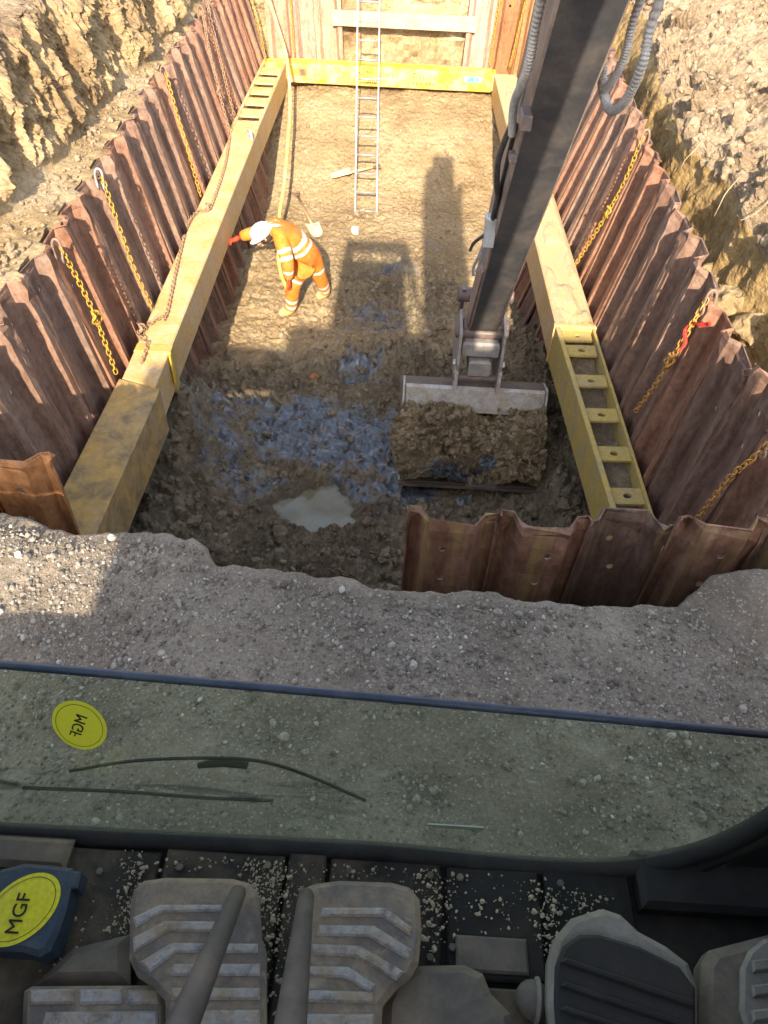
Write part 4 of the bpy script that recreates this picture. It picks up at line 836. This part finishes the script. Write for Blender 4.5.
P('decal_plate', yzp([tuple(bk(.55, .20)), tuple(bk(1.5, .20)), tuple(bk(1.5, .26)), tuple(bk(.55, .26))], .600, .6035, 0), 'galv', arm)
def ribbed(path, r, n=260, amp=.10, k=2):
    Q = spline(path, n); rr = r * (1 + amp * np.sign(np.sin(np.arange(n) * math.pi / k + .3))); return tube(Q, rr, 10)
P('hose', ribbed([(.53, 3.75, 2.45), (.545, 4.10, 1.86), (.545, 4.20, 1.56), (.53, 4.42, 1.33), (.56, 4.55, 1.12)], .022), 'hosegrey', arm, True)
P('hose', ribbed([(.585, 3.72, 2.60), (.585, 4.20, 2.0), (.575, 4.35, 1.75), (.585, 4.52, 1.40), (.59, 4.62, 1.22)], .018), 'hosegrey', arm, True)
P('hose', tube(spline([(.55, 4.52, 1.20), (.53, 4.62, 1.06), (.52, 4.72, .90), (.545, 4.82, .72), (.57, 4.92, .60), (.57, 5.02, .40)], 50), .018, 10), 'hoseblack', arm, True)
P('hose', tube(spline([(.58, 4.60, 1.16), (.585, 4.75, .95), (.585, 4.92, .66), (.575, 5.05, .42)], 50), .016, 10), 'hoseblack', arm, True)
vb = P('valve_block', box((.525, 5.00, .20), (.60, 5.10, .42), .010), 'galv', arm)
for k, pth in enumerate([[(.54, 5.06, .22), (.52, 5.12, .08), (.50, 5.20, -.05), (.51, 5.25, -.14)], [(.57, 5.07, .22), (.56, 5.15, .08), (.545, 5.24, -.06), (.53, 5.27, -.12)], [(.53, 5.04, .28), (.47, 5.08, .20), (.45, 5.12, .12)]]): P('fitting', tube(spline(pth, 18), .012, 8), 'galv' if k < 2 else 'hoseblack', vb, True)
P('hose', ribbed([(1.02, 3.70, 2.55), (1.00, 4.11, 1.88), (1.00, 4.16, 1.63), (.97, 4.28, 1.46), (.945, 4.34, 1.50)], .020), 'hosegrey', arm, True)
P('hose', ribbed([(1.06, 3.42, 2.75), (1.02, 3.85, 1.94), (1.02, 3.87, 1.69), (1.015, 3.99, 1.50), (.995, 4.16, 1.40), (.97, 4.30, 1.44), (.945, 4.34, 1.55)], .022), 'hosegrey', arm, True)
for y, z, r, xx in ((6.10, -1.12, .075, (.555, .985)), (6.42, -.98, .070, (.50, 1.03)), (6.36, -1.35, .065, (.52, 1.02))): P('pin_boss', cyl((xx[0], y, z), (xx[1], y, z), r, 18, .012), 'pin', arm)
P('link_plate', yzp([(6.36, -.90), (6.50, -.92), (6.72, -1.42), (6.60, -1.50)], .535, .570, .004), 'pin', arm); P('link_plate', yzp([(6.36, -.90), (6.50, -.92), (6.72, -1.42), (6.60, -1.50)], .965, 1.0, .004), 'pin', arm)
# quick hitch
hit = P('quick_hitch', join(yzp([(5.90, -1.08), (6.22, -1.02), (6.66, -1.40), (6.62, -1.62), (6.28, -1.76), (5.94, -1.70), (5.86, -1.40)], .520, .548, .004), yzp([(5.90, -1.08), (6.22, -1.02), (6.66, -1.40), (6.62, -1.62), (6.28, -1.76), (5.94, -1.70), (5.86, -1.40)], .925, .953, .004)), 'hitch')
P('cross_block', box((.56, 5.93, -1.36), (.912, 6.3, -1.20), .02), 'hitch', hit); P('latch_block', box((.64, 5.90, -1.56), (.85, 6.2, -1.385), .018), 'hitch', hit)
P('pin', cyl((.505, 5.95, -1.60), (.97, 5.95, -1.60), .036, 16, .006), 'pin', hit); P('pin', cyl((.49, 6.05, -1.16), (.985, 6.05, -1.16), .055, 18, .01), 'pin', hit); P('cylinder', cyl((.745, 5.96, -1.58), (.745, 6.3, -1.45), .04, 14, .006), 'rust', hit)
for x in (.50, .968): P('bolt_head', cyl((x - .012, 5.93, -1.42), (x + .012, 5.93, -1.42), .03, 6), 'galv', hit)
# ditching bucket, mouth towards the cab
BX0, BX1 = .05, 1.43
pro = [(5.93, -1.71), (6.12, -1.75), (6.34, -1.93), (6.42, -2.20), (6.30, -2.42), (6.02, -2.50), (5.60, -2.44), (5.20, -2.33)]
q = spline([(0, a, b) for a, b in pro], 34)[:, 1:]; sh = grid(np.stack([np.column_stack([np.full(34, x), q[:, 0], q[:, 1]]) for x in np.linspace(BX0, BX1, 12)]))
bu = P('bucket', solidify(sh[0], [tuple(int(i) for i in f) for f in sh[1]], .018), 'bucketdark')
side = [(5.90, -1.69), (5.95, -1.69)] + [tuple(r) for r in q[3:-1]] + [(5.21, -2.345), (5.42, -2.22), (5.66, -2.06), (5.82, -1.86)]
P('side_plate', yzp(side, BX0 - .022, BX0, .003), 'bucket', bu); P('side_plate', yzp(side, BX1, BX1 + .022, .003), 'bucket', bu)
P('top_bar', yzp([(5.845, -1.95), (5.90, -1.715), (5.945, -1.705), (5.93, -1.95)], BX0 + .004, BX1 - .004, .006), 'bucket', bu); P('stiffener', box((BX0 + .005, 5.855, -1.965), (BX1 - .005, 5.925, -1.94), .006), 'bucket', bu)
P('cutting_edge', yzp([(5.155, -2.345), (5.16, -2.315), (5.42, -2.385), (5.42, -2.41)], BX0 - .02, BX1 + .02, .003), 'bucketdark', bu)
for x in (.515, .93): P('ear', yzp([(5.86, -1.48), (6.02, -1.48), (6.16, -1.74), (5.86, -1.70)], x, x + .035, .004), 'bucket', bu)
# the soil carried in it
u, v = np.meshgrid(np.linspace(0, 1, 90), np.linspace(0, 1, 64), indexing='ij'); pp = np.stack([u * 1.36, v * .8, u * 0], -1)
hump = np.sin(np.pi * np.clip(v, 0, 1)) ** .6 * (.10 + .06 * np.sin(u * 3.1) - .03 * u) - .05 * np.exp(-((u - .62) / .25) ** 2) * (1 - v); hump = hump - .11 * np.exp(-((u - .66) / .16) ** 2 - ((v - .16) / .16) ** 2) + .15 * fbm(pp, 2.6, 4, 91) + .05 * (clods(u * 1.36, v * .8, 6., 191)) + .07 * fbm(pp, 7, 4, 92, .65, True) + .02 * fbm(pp, 22, 3, 93) * np.minimum(1, 6 * np.minimum(v, 1 - v))
by = 5.88 + (5.20 - 5.88) * v; bz = -1.93 + (-2.325 + 1.93) * v; g = grid(np.stack([BX0 + .004 + (BX1 - BX0 - .008) * u - .12 * np.exp(-u / .06) * np.sin(np.pi * v), by - hump * .5, bz + hump * .86], -1))
mask = .62 * np.exp(-(((u - .30) / .30) ** 2 + ((v - .93) / .16) ** 2)) + .72 * np.exp(-((u - .60) / .09) ** 2 - ((v - .72) / .13) ** 2) + .45 * np.exp(-((u - .86) / .12) ** 2 - ((v - .25) / .12) ** 2)
xs = RNG.uniform(.06, 1.42, 700); vs = RNG.uniform(.02, 1.0, 700); sz = np.clip(.0125 * np.exp(RNG.normal(0, .7, 700)), .005, .055)
iu = np.clip(((xs - BX0) / (BX1 - BX0) * 89).astype(int), 0, 89); iv = np.clip((vs * 63).astype(int), 0, 63); G3 = g[0].reshape(90, 64, 3); cp = G3[iu, iv] + V3(0, 0, .008); keep = mask[iu, iv] < .45
sz[:14] = RNG.uniform(.05, .085, 14); cv, cf = scatter(cp[keep], sz[keep], 1, .6, (.4, 1.)); allV = np.vstack([g[0], cv]); allF = [tuple(int(i) for i in f) for f in g[1][:, ::-1]] + [tuple(int(i) + len(g[0]) for i in f) for f in cf]
tag(obj('bucket_soil', allV, allF, M['pit'], origin=(0, 0, 0), attrs={'wet': np.concatenate([np.full(len(g[0]), .62), np.full(len(cv), .6)]), 'clay': np.concatenate([mask.ravel(), np.zeros(len(cv))])}), 'wet clay and soil heaped in the ditching bucket', kind='stuff')
# boom
bm = [(-.45, 1.55), (-.05, 1.45), (.55, 2.35), (1.45, 3.50), (2.2, 3.36), (3.35, 2.66), (3.62, 2.90), (3.50, 3.10), (2.3, 3.85), (1.45, 4.18), (1.05, 4.10), (.1, 2.65)]
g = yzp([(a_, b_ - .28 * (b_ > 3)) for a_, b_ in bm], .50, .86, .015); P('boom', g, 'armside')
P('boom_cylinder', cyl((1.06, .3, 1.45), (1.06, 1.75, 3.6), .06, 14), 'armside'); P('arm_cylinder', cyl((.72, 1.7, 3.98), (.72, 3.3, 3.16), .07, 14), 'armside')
# house, undercarriage
P('engine_house', box((-1.15, -4.1, 1.15), (2.2, -1.35, 3.0), .08), 'machineyellow'); P('side_tank', box((1.10, -1.33, 1.15), (2.2, .15, 2.28), .06), 'machineyellow'); P('step_box', box((-1.0, -1.33, 1.12), (-.60, .05, 1.42), .03), 'cabdark'); P('deck', box((-.58, -1.33, 1.1), (1.08, .25, 1.52), .02), 'cabdark')
def stadium(y0, y1, h):
    r = h / 2; a = np.linspace(-math.pi / 2, math.pi / 2, 10); return [(y1 - r + r * math.cos(k), r + r * math.sin(k) + .02) for k in a] + [(y0 + r - r * math.cos(k), r - r * math.sin(k) + .02) for k in a]
P('track', yzp(stadium(-4.2, .42, 1.02), -1.72, -1.06, .02), 'pin'); P('track', yzp(stadium(-4.2, .42, 1.02), 2.2, 2.85, .02), 'pin'); P('car_body', box((-1.04, -3.2, .35), (2.18, -.6, 1.08), .05), 'pin')
P('shade_panel', box((-2.0, -1.90, 2.46), (-1.153, -1.84, 2.95), .015), 'machineyellow')  # unseen panel added beside the house to shade the pit floor
# cab shell
FZ = 1.65
P('cab_floor', box((-.66, -1.15, 1.54), (.68, .372, FZ - .012), .006), 'cabdark')
for k, (x0, x1, y0, y1, m) in enumerate([(-.65, -.285, -.6, .34, 'mat'), (-.277, -.118, .02, .345, 'mat'), (-.112, -.062, .02, .35, 'mat'), (-.056, .092, .02, .35, 'mat'), (.100, .222, .215, .345, 'cabdark'), (.100, .222, -.2, .207, 'mat'), (.230, .345, .24, .35, 'cabdark'), (.230, .56, -.2, .232, 'cabdark')]): P('floor_panel', box((x0, y0, FZ - .02), (x1, y1, FZ + .003 * (k % 3)), .003), m)
P('floor_step', box((-.27, .235, FZ + .006), (-.205, .262, FZ + .016), .003), 'mat'); P('floor_step', box((.11, .222, FZ + .001), (.20, .262, FZ + .009), .003), 'cabgrey')
P('sill_trim', box((.352, .305, FZ - .02), (.68, .378, FZ + .02), .008), 'padblack'); P('sill_trim', box((-.56, .305, FZ + .006), (-.40, .345, FZ + .02), .008), 'cabgrey')
for s, xw in ((-1, -.66), (1, .68)):
    xs_ = (xw - .03, xw) if s < 0 else (xw, xw + .03); P('side_wall', box((xs_[0], -1.15, 1.55), (xs_[1], .36, 2.0), .008), 'cabdark')
    if s > 0: P('side_shelf', box((.41, -1.15, 1.985), (.652, .36, 2.02), .006), 'cabdark'); P('side_panel', box((.425, -1.15, 2.023), (.45, .36, 2.26), .006), 'cabdark')
    else: P('side_panel', box((-.685, -1.15, 2.003), (-.655, .36, 2.26), .006), 'cabdark')
    xt = -.60 if s < 0 else .27
    xb = -.66 if s < 0 else .42; P('pillar', hexa_pillar := tube([(xw, .42, 1.6), (xw * .97, .47, 1.95), (.41 if s > 0 else -.66, .46, 2.3), (xt, .46, 3.18)], .032, 8), 'cabdark'); P('pillar', tube([(xb, -1.12, 2.2), (xt, -1.12, 3.18)], .035, 8), 'cabdark')
    xb = -.66 if s < 0 else .42; P('side_window', solidify([(xb, -1.08, 2.25), (xb, .36, 2.25), (xt, .43, 3.15), (xt, -1.08, 3.15)], [(0, 1, 2, 3)], .005), M['sideglass'])
P('rear_wall', xform(prism([(-.66, 1.55), (.68, 1.55), (.68, 2.0), (.42, 2.05), (.28, 3.16), (-.60, 3.16)], 0, .04, .004), ((1, 0, 0), (0, 0, 1), (0, 1, 0)), (0, -1.2, 0)), 'headliner')
rf = P('roof', join(box((-.62, -1.2, 3.17), (.29, -.13, 3.27), .02), box((-.62, .22, 3.17), (.29, .50, 3.27), .02), box((-.62, -.128, 3.172), (-.50, .218, 3.268), .004), box((.17, -.128, 3.172), (.29, .218, 3.268), .004)), 'headliner')
P('hatch_glass', box((-.498, -.126, 3.20), (.168, .216, 3.206)), M['sideglass'], rf)
st = P('seat', box((-.40, -.95, 1.95), (.12, -.42, 2.10), .04), 'cabdark'); P('backrest', box((-.38, -1.12, 2.1), (.10, -.96, 2.85), .04), 'cabdark', st); P('seat_base', box((-.33, -.9, 1.66), (.05, -.48, 1.945), .02), 'cabdark', st)
# lower windscreen
G0 = V3(0, .365, 1.66); GD = V3(0, .085, .24); GD /= np.linalg.norm(GD); GX = V3(1, 0, 0); GN = np.cross(GX, GD)   # GN points into the cab (-y, up)
gp = lambda x, y: on_plane(x, y, G0, GN)
def glass_uv(p): d = p - G0; return (d @ GX, d @ GD)
low = spline([gp(*p) for p in [(-120, 826), (0, 831), (200, 841), (384, 851), (520, 864), (600, 867), (660, 860), (715, 845), (770, 817), (812, 780), (828, 752)]], 60)
top = np.array([gp(820, 737), gp(600, 716), gp(384, 696), (-.56, *gp(0, 665)[1:])]); top[3] = gp(-90, 657)
outl = np.vstack([low, top]); uv = [glass_uv(p) for p in outl]
gw = xform(prism(uv, -.003, .003), (GX, GD, np.cross(GX, GD)), G0); ws = P('windscreen', gw, M['glass'])
P('rubber_seal', tube(low + GN * .002, .0135, 10), 'seal', ws, True); P('edge_trim', tube([gp(828, 740) , gp(600, 718), gp(384, 698), gp(100, 673), gp(-90, 657)], .0055, 10), 'sealblue', ws, True)
P('lower_frame', tube(low - GD * .022 + GN * .004, .012, 8), 'cabdark', ws, True)
cpx = [(560, 884), (600, 885), (665, 878), (722, 862), (780, 833), (822, 796), (838, 752), (840, 725), (900, 725), (900, 960), (560, 920)]
P('front_panel', xform(prism([glass_uv(gp(*p)) for p in cpx], -.012, .006), (GX, GD, np.cross(GX, GD)), G0), 'padblack', ws)
# round sticker on the outside of the pane, its lettering seen from behind
sc = gp(78, 728); a = np.linspace(0, 2 * np.pi, 48, endpoint=False); OUT = -GN * .0045; tilt = math.radians(28)
def disc(r, off, n=48, rx=1., ry=1.): return xform((np.column_stack([r * rx * np.cos(a), r * ry * np.sin(a), np.zeros(48)]), [tuple(range(48))]), (GX, GD, GN), sc + OUT + GN * off)
stk = P('round_sticker', disc(.0345, 0, rx=1., ry=1.18), 'sticker', ws)
ring = [(r * np.cos(k), 1.18 * r * np.sin(k), 0) for r in (.0298, .0291) for k in a]; P('ring_print', xform((np.array(ring), [(i, (i + 1) % 48, 48 + (i + 1) % 48, 48 + i) for i in range(48)]), (GX, GD, GN), sc + OUT + GN * .0008), 'ink', stk)
rd = -(GD * .93 + GX * .37); lt = np.cross(rd, GN); tm = text_mesh('MGF', .021); tm[0][:, 0] *= .95; P('lettering', xform(tm, (rd, -lt if (-lt) @ GX < 0 else lt, GN), sc + OUT + GN * .0012), 'ink', stk)
# wiper parked low on the outside
wp = [gp(*p) - GN * .012 for p in [(66, 778), (130, 768), (210, 765), (262, 769), (310, 784), (365, 808)]]
wi = P('wiper', tube(spline(wp, 40), .0024, 6), 'padblack'); wb = [gp(*p) - GN * .009 for p in [(20, 793), (120, 797), (200, 803), (272, 806)]]
P('wiper_blade', tube(spline(wb, 20), .0026, 6), 'padblack', wi)
P('wiper_bracket', tube([gp(196, 772) - GN * .011, gp(220, 769) - GN * .013, gp(246, 772) - GN * .011], [.004, .0075, .005], 8), 'padblack', wi)
P('glass_label', xform(box((-.0, -.003, -.001), (.075, .003, .001)), (GX, GD, GN), gp(428, 828) + OUT), 'galv', ws)

# ------------------------------------------------------------------ pedals and levers
def plate(px, z0, z1, mat, name='pedal', bev=.007, parent=None, smooth=False): return P(name, prism(pl(z1, px), z0, z1, bev), mat, parent)
pd = plate([(129, 902), (133, 888), (143, 879), (165, 876), (232, 877), (250, 882), (259, 895), (261, 935), (266, 950), (266, 1060), (166, 1060), (164, 1000), (152, 986), (136, 975), (128, 958)], FZ + .05, FZ + .075, 'pedal')
def tread(px, parent, z, h=.005): P('tread', prism(pl(z, px), z - .004, z + h * .75, .0025), 'tread', parent)
ZT = FZ + .075
for px in ([(133, 918), (160, 905), (222, 905), (222, 912), (163, 913), (136, 928)], [(133, 938), (165, 921), (226, 922), (226, 932), (168, 932), (134, 953)], [(140, 962), (172, 943), (258, 944), (258, 953), (176, 953), (150, 973)], [(174, 964), (260, 964), (260, 976), (172, 976)], [(172, 988), (260, 988), (260, 1000), (172, 1000)], [(172, 1010), (260, 1010), (260, 1030), (172, 1030)]): tread(px, pd, ZT)
pd2 = plate([(300, 888), (316, 882), (340, 879), (392, 881), (410, 886), (420, 898), (422, 930), (419, 962), (410, 978), (395, 990), (383, 1005), (380, 1060), (300, 1060), (296, 960), (290, 940)], FZ + .05, FZ + .075, 'pedal')
for px in ([(322, 908), (386, 908), (412, 928), (410, 936), (382, 917), (320, 917)], [(318, 925), (374, 926), (412, 950), (408, 960), (368, 937), (317, 936)], [(312, 944), (360, 946), (404, 972), (396, 981), (355, 957), (311, 955)], [(308, 966), (348, 967), (376, 985), (372, 994), (344, 978), (307, 977)], [(304, 990), (374, 992), (374, 1004), (303, 1002)], [(302, 1014), (374, 1014), (374, 1034), (302, 1034)]): tread(px, pd2, ZT)
def lever(a, b, r0, r1):
    A, B = V3(*a), V3(*b); d = (B - A); t_ = np.linspace(0, 1, 9); rr = r0 + (r1 - r0) * t_; d0 = d / np.linalg.norm(d)
    pts = [A - d0 * r0 * .8, A - d0 * r0 * .5] + [A + d * k for k in t_]; P('lever', tube(pts, np.concatenate([[r0 * .4, r0 * .8], rr]), 16), 'lever', smooth=True)
lever(at_z(238, 893, 1.745), at_z(168, 1060, 1.98), .0095, .0150)
lever(at_z(306, 896, 1.745), at_z(286, 1060, 1.98), .0095, .0150)
fr1 = plate([(22, 990), (30, 985), (160, 984), (167, 992), (167, 1070), (18, 1070)], FZ + .02, FZ + .045, 'pedal', 'footrest')
for x0, x1 in ((30, 74), (80, 122), (127, 160)): tread([(x0, 990), (x1, 989), (x1, 1004), (x0, 1005)], fr1, FZ + .045)
tread([(46, 1012), (158, 1011), (158, 1034), (40, 1034)], fr1, FZ + .045)
P('floor_hump', prism(pl(FZ + .03, [(30, 984), (70, 946), (127, 932), (128, 983)]), FZ, FZ + .03, .012), 'cabgrey')
plate([(384, 1000), (396, 976), (420, 964), (465, 963), (484, 972), (492, 992), (512, 1012), (520, 1070), (380, 1070)], FZ + .015, FZ + .05, 'cabgrey', 'footrest', .01)
rim = plate([(549, 960), (556, 936), (572, 917), (590, 911), (604, 907), (622, 913), (640, 930), (668, 945), (690, 962), (699, 985), (700, 1070), (556, 1070), (548, 1000)], FZ + .04, FZ + .07, 'padrim', 'brake_pedal', .008)
pdk = plate([(556, 965), (564, 945), (580, 934), (600, 934), (640, 946), (680, 966), (696, 988), (697, 1066), (560, 1066), (555, 1000)], FZ + .07, FZ + .082, 'padblack', 'rubber_pad', .004, rim)
for y in (0, 24, 48, 72): P('rib', prism(pl(FZ + .086, [(560, 962 + y), (566, 957 + y), (694, 1000 + y), (694, 1008 + y)]), FZ + .078, FZ + .0865, .002), 'padblack', pdk)
kp = at_z(533, 1000, FZ + .03); kn = P('pedal_knob', (_ico(3)[0] * V3(.021, .021, .021) + kp, [tuple(int(i) for i in f) for f in _ico(3)[1]]), 'cabgrey', smooth=True)
P('knob_ring', loop_tube([kp + V3(.004 + .002 * math.cos(b), .0215 * math.cos(b), .0215 * math.sin(b)) for b in np.linspace(0, 2 * math.pi, 24)[:-1]], .003, 6), 'padrim', kn)
hs = plate([(704, 962), (712, 948), (800, 925), (800, 1070), (700, 1070)], FZ, FZ + .05, 'cabgrey', 'side_pedestal', .012)
fo = plate([(742, 968), (750, 950), (765, 938), (830, 930), (830, 1070), (748, 1070), (750, 1040), (741, 1010)], FZ + .05, FZ + .062, 'padrim', 'foot_pad', .004, hs)
for y in (960, 985, 1010): P('rib', prism(pl(FZ + .066, [(752, y), (800, y - 6), (800, y + 6), (754, y + 12)]), FZ + .058, FZ + .067, .002), 'padrim', fo)
for px in ((100, 872), (180, 868), (268, 866), (350, 872), (430, 876), (460, 878), (560, 884), (430, 958), (520, 945), (452, 948)):
    b_ = at_z(px[0], px[1], FZ + .004); P('bolt_head', cyl(b_, b_ + V3(0, 0, .005), .005, 6, .001), 'cabgrey')
# dry crumbs on the cab floor
pts = []
for cx, cy, sx, sy, k in ((133, 880, 9, 20, 90), (128, 925, 12, 14, 60), (268, 880, 16, 12, 160), (275, 925, 10, 40, 150), (432, 900, 9, 26, 120), (545, 910, 9, 14, 50), (550, 938, 6, 12, 40), (585, 902, 14, 8, 30), (500, 905, 40, 20, 70), (60, 945, 40, 20, 40), (200, 862, 60, 6, 40), (350, 870, 60, 8, 60)):
    for _ in range(int(k * 1.7)): p = at_z(RNG.normal(cx, sx), RNG.normal(cy, sy), FZ + .006); pts.append(p)
pts = np.array(pts); pts = pts[(pts[:, 1] < .338)]; s = np.clip(.00105 * np.exp(RNG.normal(0, .6, len(pts))), .0004, .0042); V, F = scatter(pts, s, 1, .5); stuff('floor_crumbs', 'dry clay crumbs on the cab floor', V, F, M['crumb'])
# tape measure lying on the floor
zt = FZ + .052; tmz = thing('tape_measure', 'navy tape measure with round yellow label lying on the cab floor', 'tape measure', tuple(at_z(25, 915, FZ)))
case = [(-40, 905), (-26, 884), (0, 868), (24, 862), (50, 864), (72, 867), (70, 886), (66, 905), (58, 930), (49, 950), (38, 956), (22, 951), (-6, 950), (-30, 944)]
def TP(name, m, mat, parent=None): return obj(name, m[0], m[1], M[mat], parent or tmz)
cs = TP('case', prism(pl(zt, case), FZ + .004, zt, .006), 'navy'); TP('mouth', prism(pl(FZ + .05, [(64, 868), (80, 870), (76, 886), (68, 888)]), FZ + .01, FZ + .046, .003), 'navy', cs)
lc = at_z(22, 909, zt); ax = at_z(60, 880, zt) - lc; ax /= np.linalg.norm(ax); ay = np.cross((0, 0, 1), ax); d48 = lambda rx, ry, z: (lc + V3(0, 0, z) + np.outer(rx * np.cos(a), ax) + np.outer(ry * np.sin(a), ay), [tuple(range(48))])
lb = TP('round_label', d48(.047, .036, .0012), 'lemon'); r1, r2 = d48(.0415, .0312, .002)[0], d48(.0408, .0305, .002)[0]
TP('ring_print', (np.vstack([r1, r2]), [(i, 48 + i, 48 + (i + 1) % 48, (i + 1) % 48) for i in range(48)]), 'ink', lb)
b0, b1 = at_z(12, 936, zt), at_z(27, 893, zt); rd = (b1 - b0) / np.linalg.norm(b1 - b0); up = np.cross((0, 0, 1), rd); tm = text_mesh('MGF', .0235); TP('lettering', xform(tm, (rd, up, V3(0, 0, 1)), (b0 + b1) / 2 + V3(0, 0, .0026)), 'ink', lb)
